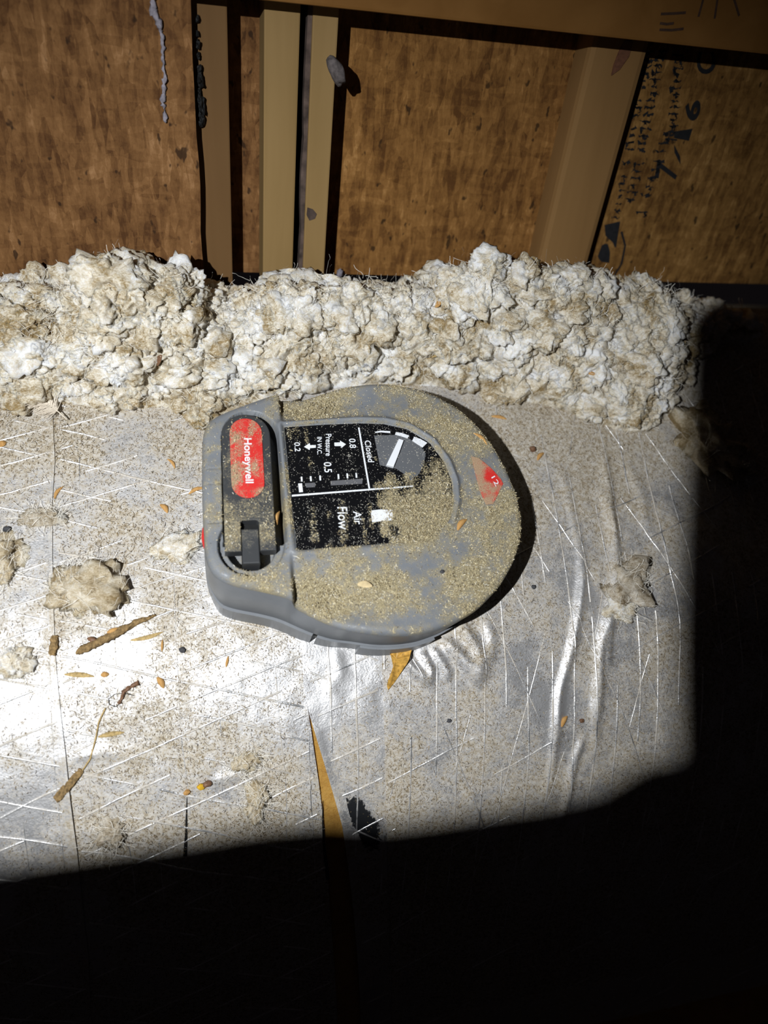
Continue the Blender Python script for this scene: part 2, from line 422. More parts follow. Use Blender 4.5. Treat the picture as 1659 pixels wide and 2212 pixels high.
kn2 = [W(a, b, PROUD - .002)[:2] for a, b in ((664, 448), (676, 452), (684, 462), (680, 472), (668, 476), (662, 464))]
wpart('knot', prism_vf(np.array(kn2), PROUD - .003, PROUD - .0015), M['edge'])
# cross beam over the top, nailed across the studs
bz = PROUD + .030
bb = W(829, 29, bz)[1]
beam = wobj('trim_1', box_vf(-0.42, 1.25, bb, bb + .12, PROUD + .0005, bz, .0015), M['beam'], kind='structure', label='brown timber beam across the top of the wall')
def wstroke(pts, wd, off, dz=.0003):
    q = np.array([W(a, b, off)[:2] for a, b in pts]); n = len(q); t = np.gradient(q, axis=0); t /= np.linalg.norm(t, axis=1)[:, None]
    s = np.stack([-t[:, 1], t[:, 0]], 1) * wd / 2
    V = np.r_[np.c_[q + s, np.full(n, off + dz)], np.c_[q - s, np.full(n, off + dz)]]
    return V, [[i, i + 1, n + i + 1, n + i] for i in range(n - 1)]
pens = [[(1520, -8), (1514, 15), (1508, 36)], [(1550, -8), (1546, 20), (1543, 40)], [(1583, -8), (1590, 14), (1596, 34)], [(1427, 30), (1455, 29), (1481, 27)], [(1424, 64), (1450, 65), (1476, 62)], [(1425, 50), (1440, 52), (1455, 50)]]
wpart('pencil_mark', join_vf([wstroke(p, .0013, bz) for p in pens]), M['pencil'], beam)

# text as flat print
def text_vf(s, bold=.0):
    c = bpy.data.curves.new('t', 'FONT'); c.body = s; c.size = 1; c.offset = bold; c.resolution_u = 4
    o = link(bpy.data.objects.new('t', c)); dg = bpy.context.evaluated_depsgraph_get(); me = bpy.data.meshes.new_from_object(o.evaluated_get(dg))
    V = np.array([v.co[:] for v in me.vertices]); Fc = [list(p.vertices) for p in me.polygons]
    bpy.data.objects.remove(o); bpy.data.curves.remove(c); bpy.data.meshes.remove(me)
    lo, hi = V.min(0), V.max(0); return (V[:, :2] - lo[:2]) / (hi - lo)[:2], Fc
def quadmap(uv, q):
    """unit square -> four corners q: (0,0), (1,0), (1,1), (0,1)"""
    u, v = uv[:, :1], uv[:, 1:2]; q = np.asarray(q, float)
    return q[0] * (1 - u) * (1 - v) + q[1] * u * (1 - v) + q[2] * u * v + q[3] * (1 - u) * v
# mill stamp on the dark sheet; print runs up the wall, so text baseline lies to the right
def stamp(s, corners, bold=.01):
    uv, Fc = text_vf(s, bold); q = [W(a, b, .0026) for a, b in corners]
    return quadmap(uv, q), Fc
st = [stamp('C', [(1547, 158), (1545, 112), (1507, 112), (1503, 162)], .02),
      stamp('6', [(1507, 262), (1517, 218), (1484, 214), (1474, 258)], .03),
      stamp('1', [(1488, 304), (1496, 278), (1456, 284), (1456, 298)], .0),
      stamp('/', [(1470, 356), (1468, 314), (1456, 312), (1458, 352)], .05),
      stamp('7', [(1462, 392), (1464, 352), (1420, 346), (1414, 384)], .02)]
def smudge(px, py, w_, h_):
    q = np.array([W(px + a * w_ / 2, py + b * h_ / 2, .0026) for a, b in ((-1, -1), (1, -1), (1, 1), (-1, 1))])
    q = resample(q, 16); q[:, :2] += RNG.normal(0, .0007, (16, 2)); return q, [list(range(16))]
sm = []
for (x0, y0, x1, y1, n, wd) in ((1466, 120, 1450, 300, 14, 24), (1430, 110, 1362, 430, 22, 26), (1404, 100, 1330, 470, 26, 20), (1442, 290, 1385, 460, 10, 26)):
    for t_ in np.linspace(0, 1, n):
        if RNG.random() < .88:
            k = RNG.random()
            cx_, cy_ = x0 + (x1 - x0) * t_ + RNG.normal(0, 1.2), y0 + (y1 - y0) * t_
            # broken letter strokes, too worn to read
            sm.append(smudge(cx_, cy_, wd * RNG.uniform(.5, 1), RNG.uniform(2.5, 5)))
            if k < .6: sm.append(smudge(cx_ + wd * RNG.choice([-.35, .3, 0]), cy_ + 4, RNG.uniform(3, 6), RNG.uniform(6, 11)))
st += sm
blob = [(1306, 486), (1340, 478), (1336, 500), (1330, 540), (1322, 520), (1308, 512)]
blob2 = [(1300, 530), (1312, 524), (1318, 545), (1316, 568), (1300, 566), (1290, 556)]
for bl_ in (blob, blob2):
    st.append((np.array([W(a, b, .0027) for a, b in resample(bl_, 14)]), [list(range(14))]))
st.append(wstroke([(1342, 500), (1350, 530), (1342, 570), (1326, 596), (1314, 604)], .0016, .0024))
st.append(wstroke([(1286, 590), (1296, 582), (1306, 590), (1302, 620)], .0045, .0024))
wpart('stamp_print', join_vf(st), M['ink'], stamped, label='black mill stamp reading 7/16 C')

# ------------------------------------------------------------------ duct: insulation core, foil sheets, scrim
def px_curve(pts, n=None): return Fm(pts)[:, :2]
# right-hand folds and the crumpled patch next to the housing
def ridge(pts, wd, ht): _RIDGES.append((resample(px_curve(pts), 24, False), wd, ht))
ridge([(1300, 960), (1312, 1080), (1326, 1180), (1325, 1290), (1293, 1400), (1282, 1560), (1284, 1660)], .0036, .0034)
ridge([(1250, 1150), (1256, 1260), (1235, 1390), (1205, 1500), (1192, 1640), (1178, 1740)], .0030, .0030)
ridge([(1262, 1580), (1240, 1640), (1222, 1730), (1205, 1790)], .0026, .0030)
ridge([(1317, 1330), (1312, 1400), (1308, 1460)], .0020, .0018)
ridge([(1290, 1050), (1310, 1110), (1322, 1160)], .0022, .0018)
ridge([(1210, 1010), (1235, 1120), (1250, 1200)], .0030, .0012)
ridge([(1345, 990), (1380, 1060), (1400, 1160)], .0045, .0014)
ridge([(860, 1420), (900, 1455), (925, 1478)], .0028, .0038)
ridge([(905, 1408), (930, 1450), (926, 1482)], .0022, .0032)
ridge([(950, 1380), (990, 1420), (1045, 1480)], .0040, .0042)
ridge([(985, 1345), (1025, 1400), (1044, 1470)], .0040, .0034)
ridge([(930, 1400), (975, 1470)], .0026, .0026)
ridge([(1040, 1330), (1060, 1380), (1050, 1440)], .0040, .0018)
ridge([(1560, 745), (1590, 790), (1625, 830), (1656, 872)], .0030, .0050)
ridge([(720, 1400), (735, 1450), (700, 1500)], .0040, .0010)
ridge([(150, 1640), (230, 1625), (330, 1640)], .0030, .0016)
ridge([(450, 1690), (520, 1675), (620, 1668)], .0030, .0014)
def pxedge(pts):
    q = px_curve(pts); q = q[np.argsort(q[:, 1])]; return q
E_SEAM = pxedge([(95, 560), (108, 800), (118, 1000), (112, 1080), (112, 1200), (118, 1400), (130, 1540), (142, 1640), (150, 1720), (166, 1840), (190, 2060), (200, 2260)])
E_L = pxedge([(652, 560), (652, 1380), (660, 1500), (666, 1540), (681, 1640), (690, 1700), (698, 1765), (704, 1830), (712, 1960), (730, 2260)])
E_S = pxedge([(650, 560), (652, 1385), (655, 1480), (668, 1545), (684, 1600), (702, 1660), (720, 1720), (738, 1785), (752, 1880), (765, 2000), (780, 2260)])
E_R = pxedge([(815, 560), (822, 1380), (826, 1490), (829, 1600), (833, 1750), (836, 1850), (842, 2060), (846, 2260)])
def edge(e, y): return np.interp(y, e[:, 1], e[:, 0])
Y0, Y1 = -0.21, 0.334
duct = empty('insulated_duct', (0.1, 0.1, 0.0), label='long duct wrapped in dirty silver foil under the grey housing', category='duct')
DL = np.array([0.1, 0.1, 0.0])
def dirt_glare_at(x, y):
    x, y = np.ravel(x), np.ravel(y)
    d = .54 + .20 * fbm(xy3(x * 9, y * 9), 3, 41) + .30 * fbm(xy3(x * 40, y * 40), 3, 43) + .12 * fbm(xy3(x * 160, y * 160), 2, 44)
    d += .30 * sstep(.13, .22, y) - .17 * np.exp(-((y - .078) / .024) ** 2) * sstep(.30, .05, x) + .14 * sstep(.045, .0, y) + .06 * sstep(.2, .3, x)  # cleaner band and dirtier front put the lamp's glare into the dirt
    return d
def sheet(name, xl, xr, lift, step, label, clean=0.0, curl=None):
    ny = int((Y1 - Y0) / step); ys = np.linspace(Y0, Y1, ny); a, b = xl(ys), xr(ys); nx = int((b - a).max() / step)
    s = np.linspace(0, 1, nx)[None, :]; X = a[:, None] + (b - a)[:, None] * s; Yg = np.repeat(ys[:, None], nx, 1)
    Z = foil_z(X, Yg) + lift
    if curl is not None: Z = Z + curl(X, Yg, a[:, None], b[:, None])
    dirt = dirt_glare_at(X, Yg) - clean
    V = np.c_[X.ravel(), Yg.ravel(), Z.ravel()] - DL
    o = obj(name, mesh(name, V, grid_faces(nx, ny), M['foil'], True, dict(dirt=dirt)), duct, label=label)
    return o
sheetA = sheet('foil_sheet', lambda y: np.full_like(y, -.27), lambda y: edge(E_SEAM, y) + .0004, .0006, .0018, 'dusty foil sheet along the left end',
      curl=lambda X, Y, a, b: .0013 * np.exp(-((b - X) / .004) ** 2) * np.exp(-((Y - .02) / .03) ** 2) + .0004 * np.exp(-((b - X) / .003) ** 2))
sheetB = sheet('foil_sheet', lambda y: edge(E_SEAM, y) - .012, lambda y: edge(E_L, y), 0.0, .0014, 'bright foil sheet left of the tape', .04)
sheetT = sheet('foil_tape', lambda y: edge(E_S, y), lambda y: edge(E_R, y) + .008, .0008, .0012, 'clean shiny foil tape strip below the housing', .34,
      curl=lambda X, Y, a, b: (.0016 * np.exp(-((X - a) / .004) ** 2)) * sstep(.06, .03, Y))
sheetR = sheet('foil_sheet', lambda y: edge(E_R, y), lambda y: np.full_like(y, .72), .0016, .0016, 'creased foil sheet on the right', .0)
# core seen through the gap
cy = np.linspace(Y0, Y1, 90); cxs = np.linspace(-.27, .72, 90); CXg, CYg = np.meshgrid(cxs, cy)
top = foil_z(CXg, CYg, False) - .0022
V = np.r_[np.c_[CXg.ravel(), CYg.ravel(), top.ravel()], np.c_[CXg.ravel(), CYg.ravel(), np.full(CXg.size, -.26)]]
n_ = CXg.size; gf = grid_faces(90, 90); bnd = list(range(90)) + [90 * k + 89 for k in range(1, 90)] + [n_ - 90 + k for k in range(88, -1, -1)] + [90 * k for k in range(88, 0, -1)]
core = obj('insulation_core', mesh('insulation_core', V - DL, gf.tolist() + (gf[:, ::-1] + n_).tolist() + [[bnd[i], bnd[i] + n_, bnd[(i + 1) % len(bnd)] + n_, bnd[(i + 1) % len(bnd)]] for i in range(len(bnd))], M['yellow'], True), duct, label='yellow fibreglass showing through the split')

# raised reinforcing threads under the foil
def scrim(parent, fams, xl, xr, lift, seed, keep):
    r = np.random.default_rng(seed); parts_v, parts_f, nv = [], [], 0
    for ang, gap, thr, off, rad in fams:
        d = np.array([math.cos(ang), math.sin(ang)]); nn = np.array([-d[1], d[0]])
        for k in range(-60, 61):
            s = np.arange(-.75, .75, .0022); base = nn * (k * gap + off + r.normal(0, gap * .06)) + np.array([.1, .1])
            p = base + d * s[:, None] + nn * (.0011 * vnoise(xy3(s * 25, s * 0 + k, seed), 3))[:, None]
            on = (p[:, 1] > Y0 + .002) & (p[:, 1] < Y1 - .01)
            if not on.any(): continue
            yy = np.clip(p[:, 1], Y0, Y1); on &= (p[:, 0] > xl(yy) + .0012) & (p[:, 0] < xr(yy) - .0012)
            vis = fbm(xy3(s * 18, s * 0 + k * 7.7, seed), 2, 11) > thr + .45 * sstep(.15, .22, p[:, 1])
            on &= vis
            h = rad * (.75 + .5 * vnoise(xy3(s * 320, s * 0 + k), 21))
            z = foil_z(p[:, 0], p[:, 1]) + lift
            V = np.stack([np.c_[p - nn * rad * 1.25, z - .00015], np.c_[p - nn * rad * .5, z + h * .85], np.c_[p + nn * rad * .5, z + h * .85], np.c_[p + nn * rad * 1.25, z - .00015]], 1).reshape(-1, 3)
            i = np.nonzero(on[:-1] & on[1:])[0]
            if not len(i): continue
            f = np.concatenate([np.stack([i * 4 + q, i * 4 + q + 1, i * 4 + q + 5, i * 4 + q + 4], 1) for q in range(3)])
            parts_v.append(V); parts_f.append(f + nv); nv += len(V)
    V = np.concatenate(parts_v); Fc = np.concatenate(parts_f)
    used = np.unique(Fc); mp = np.full(len(V), -1); mp[used] = np.arange(len(used))
    return obj('scrim_thread', mesh('scrim_thread', V[used] - DL, mp[Fc], M['scrim'], True), parent, kind='stuff')
R_ = math.radians
fam1 = [(R_(-17), .0185, -.38, .002, .00058), (R_(17), .0165, -.32, .006, .00058), (R_(91), .0172, -.05, .0, .00036)]
famT = [(R_(87.5), .0166, -.9, .0045, .00062), (R_(17), .0215, -.7, .010, .00055), (R_(-26), .0225, -.25, .004, .0005)]
famR = [(R_(87), .0150, -.5, .003, .00055), (R_(20), .028, .05, .007, .0005), (R_(-66), .026, .0, .004, .0004), (R_(70), .036, .05, .012, .0004)]
scrim(sheetA, fam1, lambda y: np.full_like(y, -.265), lambda y: edge(E_SEAM, y), .0006, 1, .5)
scrim(sheetB, fam1, lambda y: edge(E_SEAM, y) + .001, lambda y: edge(E_L, y), .0, 2, .5)
scrim(sheetT, famT, lambda y: edge(E_S, y) + .002, lambda y: edge(E_R, y), .0008, 3, .5)
scrim(sheetR, famR, lambda y: edge(E_R, y), lambda y: np.full_like(y, .70), .0016, 4, .5)
# short cut in the left sheet, its shade laid on as a dark strip
def strip_on_foil(pts, wd, lift):
    q = resample(px_curve(pts), 16, False); t = np.gradient(q, axis=0); t /= np.linalg.norm(t, axis=1)[:, None]
    s = np.stack([-t[:, 1], t[:, 0]], 1) * (np.asarray(wd) if np.ndim(wd) else wd) / 2
    a, b = q + s, q - s; z = lambda p: foil_z(p[:, 0], p[:, 1]) + lift
    V = np.r_[np.c_[a, z(a)], np.c_[b, z(b)]]; return V, [[i, i + 1, 17 + i, 16 + i] for i in range(15)]
v, f = strip_on_foil([(404, 1722), (403, 1760), (402, 1810), (400, 1850)], np.linspace(.0004, .0022, 16)[:, None], .0003)
obj('slit', mesh('slit', v - DL, f, M['dark']), sheetB, label='dark strip drawn as the shade in a foil cut')
v, f = strip_on_foil([(697, 1730), (697, 1770), (700, 1830), (708, 1900)], np.linspace(.0003, .0024, 16)[:, None], .0004)
obj('slit', mesh('slit', v - DL, f, M['dark']), sheetB, label='dark strip drawn as the shade in the gap at the split')
so_ = smooth_closed(resample(np.array([(733, 1722), (748, 1706), (764, 1704), (782, 1722), (796, 1744), (806, 1760), (822, 1772), (826, 1800), (822, 1850), (790, 1850), (766, 1800), (750, 1768), (738, 1745)], float), 70), 2)  # black patch on the tape, breaking into speckles at its rim
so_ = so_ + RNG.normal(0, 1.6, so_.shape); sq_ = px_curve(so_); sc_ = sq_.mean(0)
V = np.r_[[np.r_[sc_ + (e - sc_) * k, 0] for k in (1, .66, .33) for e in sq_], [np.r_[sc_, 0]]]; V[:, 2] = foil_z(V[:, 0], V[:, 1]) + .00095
obj('black_patch', mesh('black_patch', V - DL, [[j * 70 + i, j * 70 + (i + 1) % 70, (j + 1) * 70 + (i + 1) % 70, (j + 1) * 70 + i] for j in range(2) for i in range(70)] + [[140 + i, 140 + (i + 1) % 70, 210] for i in range(70)], M['speckled_black'], False, dict(dust=np.r_[np.full(70, .12), np.full(70, .62), np.full(70, .85), [.9]])), sheetT, label='irregular black patch on the tape')
obj('floor', mesh('floor', *box_vf(-1.0, 1.4, -1.1, 0.55, -.30, -.262), M['metal']), kind='structure', label='dark boarded attic floor under the duct')

# ------------------------------------------------------------------ the grey damper housing
HT = 0.050                                   # height of its flat top
AO = np.array([0.088, 0.158, 0.0])
act = empty('damper_actuator', AO, label='grey plastic damper actuator with red lever pad and black label, covered in sawdust', category='actuator')
def apart(name, vf, mat, parent=act, smooth=False, attrs=None, **props):
    return obj(name, mesh(name, np.asarray(vf[0]) - AO, vf[1], mat, smooth, attrs), parent, **props)
OUT = Pm([(438, 1120), (436, 1060), (436, 1000), (437, 940), (444, 912), (462, 896), (500, 880), (550, 862), (592, 847), (612, 843), (632, 846), (655, 846), (690, 838), (740, 829), (790, 824), (840, 824),
          (890, 832), (940, 849), (990, 876), (1030, 912), (1065, 955), (1095, 1005), (1118, 1060), (1130, 1115), (1129, 1160), (1115, 1210), (1085, 1263), (1035, 1315), (985, 1345), (930, 1365), (880, 1371),
          (834, 1371), (785, 1364), (737, 1352), (689, 1326), (650, 1302), (617, 1287), (569, 1275), (500, 1262), (465, 1245), (450, 1225), (442, 1190)], HT)[:, :2]
OUT = smooth_closed(resample(OUT, 220), 4)
LAB = Pm([(612, 921), (700, 915), (775, 912), (830, 914), (880, 925), (930, 955), (962, 998), (978, 1040), (981, 1080), (972, 1122), (950, 1148), (910, 1166), (860, 1173), (740, 1182), (640, 1190), (626, 1060)], HT)[:, :2]
LAB = resample(LAB, 120)
# lever frame: pivot end at the bottom, pad at the top
LV_T, LV_B = P(529, 899, HT)[:2], P(541, 1172, HT)[:2]
LV_W = 0.0265 / 2
ld = _n(LV_T - LV_B); ln = np.array([ld[1], -ld[0]])     # ln points right
LV_L = np.linalg.norm(LV_T - LV_B)
def lev(u, v): return LV_B + ld * u + ln * v             # u up the lever, v to the right
def capsule(u0, u1, hw, n=14, round_low=False):
    a = np.linspace(0, np.pi, n); p = [lev(u1 - hw + hw * math.sin(t), hw * math.cos(t)) for t in a]
    if round_low: p += [lev(u0 + hw - hw * math.sin(t), -hw * math.cos(t)) for t in a]
    else: p += [lev(u0, -hw), lev(u0, hw)]
    return np.array(p)
slot = np.r_[[lev(0, -LV_W - .0006)], [lev(LV_L - LV_W + (LV_W + .003) * math.sin(t), -(LV_W + .0024) * math.cos(t) + .0026) for t in np.linspace(0, np.pi, 16)], [lev(0, LV_W + .0056)]]
CUPC, CUPR = lev(-.001, .0005), 0.0172
def g2(p, px, py, sx, sy=None):
    c = P(px, py, HT)[:2]; sy = sy or sx
    return np.exp(-((p[:, 0] - c[0]) / sx) ** 2 - ((p[:, 1] - c[1]) / sy) ** 2)
def dust_at(p):
    """how thickly the sawdust lies, 0..1, in plan"""
    d = .46 + .36 * fbm(xy3(p[:, 0] * 45, p[:, 1] * 45), 4, 77) + .22 * fbm(xy3(p[:, 0] * 200, p[:, 1] * 200), 2, 79)
    sl = sdf(p, LAB)
    d += .55 * g2(p, 672, 878, .022, .012) + .35 * g2(p, 720, 868, .018, .008) + .55 * g2(p, 690, 1290, .012, .013) + .25 * g2(p, 880, 850, .02, .008) + .25 * g2(p, 985, 905, .022)
    d += .22 * g2(p, 1060, 1180, .05) + .15 * g2(p, 900, 1290, .05, .03) + .20 * g2(p, 590, 1260, .02, .008)
    d -= .55 * g2(p, 790, 868, .016, .006) + .30 * g2(p, 840, 1215, .035, .007) + .2 * g2(p, 990, 1180, .02) + .22 * g2(p, 470, 900, .02, .02) + .5 * g2(p, 455, 1028, .006, .005)
    d -= .12 * sstep(.045, .03, p[:, 0])
    rim = np.exp(-((sl - .0024) / .0013) ** 2); d -= .5 * rim * sstep(.14, .17, p[:, 1])
    inside = sl < 0
    wob = .004 * fbm(xy3(p[:, 0] * 120, p[:, 1] * 120), 2, 91)
    cx = P(820, 1060, HT)[0]; thick = sstep(cx - .001, cx + .008, p[:, 0] + wob * 1.6)
    thick *= 1 - .95 * g2(p, 865, 985, .013, .017); thick *= sstep(P(0 + 830, 930, HT)[1], P(830, 1040, HT)[1], p[:, 1] + wob)
    low = .24 * sstep(P(640, 1075, HT)[1], P(640, 1100, HT)[1], p[:, 1])
    streak = .16 * vnoise(xy3(p[:, 0] * 420, p[:, 1] * 22), 5) + .12 * fbm(xy3(p[:, 0] * 150, p[:, 1] * 150), 2, 4)
    di = .13 + low + streak + .62 * thick + .32 * g2(p, 640, 935, .012, .008) + .22 * g2(p, 670, 1000, .009) + .2 * g2(p, 770, 1000, .006, .010) + .18 * g2(p, 830, 925, .02, .004)
    return np.where(inside, di, d)
def top_z(p):
    """height of the cover's top face in plan"""
    z = np.full(len(p), HT); so = sdf(p, OUT); sl = sdf(p, LAB)
    z -= .0042 * (1 - np.sqrt(np.clip(1 - np.clip((so + .0042) / .0042, 0, 1) ** 2, 0, 1)))      # rounded shoulder
    z += .0013 * np.exp(-((sl - .0022) / .0015) ** 2) * sstep(.125, .15, p[:, 1]) + .0009 * np.exp(-((sl - .0022) / .0025) ** 2)
    z -= np.where(sl < 0, .0008, 0)
    # scoops beside the lever block
    for (px, py, xb, dp, sx, sy) in ((640, 858, 604, .0085, .030, .0125), (668, 1300, 637, .0105, .030, .016)):
        c = P(px, py, HT)[:2]; x0 = P(xb, py, HT)[0]
        z -= dp * sstep(x0 - .0012, x0 + .0016, p[:, 0]) * np.exp(-(np.maximum(0, p[:, 0] - c[0]) / sx) ** 2 - ((p[:, 1] - c[1]) / sy) ** 2) * sstep(.0005, .004, sl)
    ss = sdf(p, slot); cup = np.sqrt(((p - CUPC) ** 2).sum(1)) - CUPR
    z -= .016 * sstep(.0004, -.0005, ss)
    z = np.minimum(z, np.where(cup < .0005, HT - .0045 * sstep(.0004, -.0005, cup), 9))
    bore = np.sqrt(((p - CUPC) ** 2).sum(1)) - .0128
    z -= .012 * sstep(.0003, -.0006, bore) * (p @ ld < lev(.004, 0) @ ld)
    # thin mould lines on the lever block
    for py in (1012, 1045): 
        y = P(450, py, HT)[1]; z -= .00035 * np.exp(-((p[:, 1] - y) / .0005) ** 2) * (p[:, 0] < P(484, py, HT)[0])
    y = P(455, 1128, HT)[1]; z -= .0009 * np.exp(-((p[:, 1] - y) / .0006) ** 2) * (p[:, 0] < P(484, 1128, HT)[0]) * (p[:, 0] > P(450, 1128, HT)[0])
    return z
st_ = .00055
gx = np.arange(OUT[:, 0].min() - st_, OUT[:, 0].max() + 2 * st_, st_); gy = np.arange(OUT[:, 1].min() - st_, OUT[:, 1].max() + 2 * st_, st_)
GX, GY = np.meshgrid(gx, gy); gp = np.c_[GX.ravel(), GY.ravel()]; so = sdf(gp, OUT)
fc = grid_faces(len(gx), len(gy)); fc = fc[(so[fc] < 0).any(1)]
out_i = np.nonzero(so > 0)[0]
fineOUT = resample(OUT, 3000)
near = np.unique(fc); near = near[so[near] > 0]
for i in near:
    j = ((fineOUT - gp[i]) ** 2).sum(1).argmin(); gp[i] = fineOUT[j]
used = np.unique(fc); mp = np.full(len(gp), -1); mp[used] = np.arange(len(used)); tp = gp[used]
tz = top_z(tp)
cover = obj('top_cover', mesh('top_cover', np.c_[tp, tz] - AO, mp[fc], M['plastic'], True, dict(dust=dust_at(tp))), act)
xD = [P(e, 1340, HT)[0] for e in (640, 790)]
wD = sstep(xD[0], xD[1], OUT[:, 0]); xL = [P(e, 1050, HT)[0] for e in (440, 480)]; wLf = .1 + .9 * sstep(xL[0], xL[1], OUT[:, 0])
mixd = lambda a, b: a * wLf + (b - a * wLf) * wD
rings = [(mixd(0, 0), None), (mixd(.0006, -.0002), -.003), (mixd(.0016, -.0016), -.010), (mixd(.0034, -.0022), .0170), (mixd(.0028, -.0028), .0158), (mixd(.0010, -.0050), .0150)]
rz = top_z(OUT * .9999 + OUT.mean(0) * .0001)
V = []
for k, (d, z) in enumerate(rings):
    q = offset_closed(OUT, d)
    zz = rz + .0002 if z is None else (rz + z if z < 0 else np.full(len(OUT), z)); V.append(np.c_[q, zz])
nO = len(OUT); V = np.concatenate(V)
qf = np.array([[k * nO + i, (k + 1) * nO + i, (k + 1) * nO + (i + 1) % nO, k * nO + (i + 1) % nO] for k in range(len(rings) - 1) for i in range(nO)])
apart('side_wall', (V, qf[:, ::-1]), M['plastic'], smooth=True, attrs=dict(dust=np.full(len(V), -.22)))
# lower shell with a gap in its rim and a deeper tab
def shell(idx, z0, z1, d0, d1):
    q1, q0 = offset_closed(OUT, d1)[idx], offset_closed(OUT, d0)[idx]; qi = offset_closed(OUT, np.asarray(d0) - .0045)[idx]; n = len(idx)
    V = np.r_[np.c_[q1, np.full(n, z1)], np.c_[q0, np.full(n, z0)], np.c_[qi, np.full(n, z0)], np.c_[qi, np.full(n, z1)]]
    Fc = [[k * n + i, ((k + 1) % 4) * n + i, ((k + 1) % 4) * n + i + 1, k * n + i + 1] for k in range(4) for i in range(n - 1)]
    Fc += [[0, 3 * n, 2 * n, n], [n - 1, 2 * n - 1, 3 * n - 1, 4 * n - 1]]
    return V, [f[::-1] for f in Fc]
def near_idx(px, py): return int(((OUT - P(px, py, .012)[:2]) ** 2).sum(1).argmin())
i_n0, i_n1, i_t0, i_t1 = near_idx(697, 1360), near_idx(684, 1360), near_idx(780, 1372), near_idx(930, 1372)
lo_i, hi_i = sorted((i_n0, i_n1)); rim = np.r_[np.arange(hi_i, nO), np.arange(0, lo_i + 1)]
sk = join_vf([shell(rim, -.008, .0160, mixd(.0044, -.0040), mixd(.0048, -.0012))]); apart('base_shell', sk, M['plastic'], smooth=False, attrs=dict(dust=np.full(len(sk[0]), -.18)))
ti = np.arange(min(i_t0, i_t1), max(i_t0, i_t1) + 1); tb = shell(ti, -.0085, .0150, mixd(.005, -.0012), mixd(.005, .0000))
apart('rim_tab', tb, M['plastic'], attrs=dict(dust=np.full(len(tb[0]), -.18)), label='grey tab hanging below the rim')
pl = prism_vf(offset_closed(OUT, -.013)[::2], -.006, .014); apart('base_plate', pl, M['dark'])
# red button bulging from the left side
bc = P(440, 1162, .040) + [.0012, 0, 0]; a = np.linspace(0, 2 * np.pi, 24, endpoint=False)
V = np.r_[[bc + [-.0026, 0, 0]], [bc + [-.0016, .0055 * math.cos(t), .0055 * math.sin(t)] for t in a], [bc + [.003, .0085 * math.cos(t), .0085 * math.sin(t)] for t in a]]
apart('side_button', (V, [[0, 1 + (i + 1) % 24, 1 + i] for i in range(24)] + [[1 + i, 1 + (i + 1) % 24, 25 + (i + 1) % 24, 25 + i] for i in range(24)]), M['button'], smooth=True, label='red button on the left side')

# lever with its pad and the tongue of the pivot
LVZ = HT + .0022
hw = .0047
arc = [lev(LV_L - LV_W + LV_W * math.sin(t), LV_W * math.cos(t)) for t in np.linspace(0, np.pi, 22)]
notch_u = .0118
lp = arc + [lev(-.0055, -LV_W), lev(-.0055, -hw), lev(notch_u - .001, -hw), lev(notch_u, -hw + .001), lev(notch_u, hw - .001), lev(notch_u - .001, hw), lev(-.0055, hw), lev(-.0055, LV_W)]
def dusty_grid(name, outline, z0, z1, mat, parent, extra, ch, **props):
    """solid with a finely divided top so the dust can vary over it"""
    v, f = prism_vf(outline, z0, z1 - .00004, ch)
    bm = bmesh.new(); bv = [bm.verts.new(q) for q in v]
    for q in f: bm.faces.new([bv[i] for i in q])
    bmesh.ops.recalc_face_normals(bm, faces=bm.faces[:])
    bmesh.ops.triangulate(bm, faces=bm.faces[:])
    for _ in range(5):
        ed = [e for e in bm.edges if e.calc_length() > .0018]
        if not ed: break
        bmesh.ops.subdivide_edges(bm, edges=ed, cuts=1); bmesh.ops.triangulate(bm, faces=[q for q in bm.faces if len(q.verts) > 3])
    bm.verts.index_update(); v = np.array([q.co[:] for q in bm.verts]); f = [[q.index for q in g.verts] for g in bm.faces]; bm.free()
    d = extra(v[:, :2]) * sstep(z1 - .0012, z1 - .0003, v[:, 2])
    return obj(name, mesh(name, v - AO, f, mat, False, dict(dust=d)), parent, **props)
def lever_dust(p):
    u = (p - LV_B) @ ld
    return .34 + .26 * fbm(xy3(p[:, 0] * 70, p[:, 1] * 70), 3, 55) + .25 * np.exp(-((u - .018) / .006) ** 2) + .2 * np.exp(-((u - .005) / .006) ** 2)
lever = dusty_grid('lever', np.array(lp), HT - .005, LVZ, M['lever'], act, lever_dust, .0007, label='charcoal lever with rounded end and red pad')
def pad_dust(p):
    u = (p - LV_B) @ ld; v = (p - LV_B) @ ln
    band = .34 * np.exp(-((u - .034) / .007) ** 2) + .22 * sstep(.001, -.007, v) 
    return .36 + band + .30 * fbm(xy3(p[:, 0] * 110, p[:, 1] * 110), 3, 58) - .32 * g2(p, 538, 1055, .006, .006)
PW = .0088
padu0, padu1 = .0245, LV_L - .0030
pad = dusty_grid('lever_pad', capsule(padu0, padu1, PW, 14, True), LVZ - .0004, LVZ + .0007, M['red'], lever, pad_dust, .0003, label='red pad printed with the maker name in white')
def ltext(s, u0, u1, v0, v1, z, bold):
    uv, Fc = text_vf(s, bold); q = [np.r_[lev(u0, v0), z], np.r_[lev(u1, v0), z], np.r_[lev(u1, v1), z], np.r_[lev(u0, v1), z]]
    return quadmap(uv, q), Fc
zt = LVZ + .00085
hv = ltext('Honeywell', .0605, .0330, -.0026, .0030, zt, .02); hv = (hv[0], hv[1])
def flat_dusty(name, vf, mat, parent, fn, **props):
    v = np.asarray(vf[0]); return obj(name, mesh(name, v - AO, vf[1], mat, False, dict(dust=fn(v[:, :2]))), parent, **props)
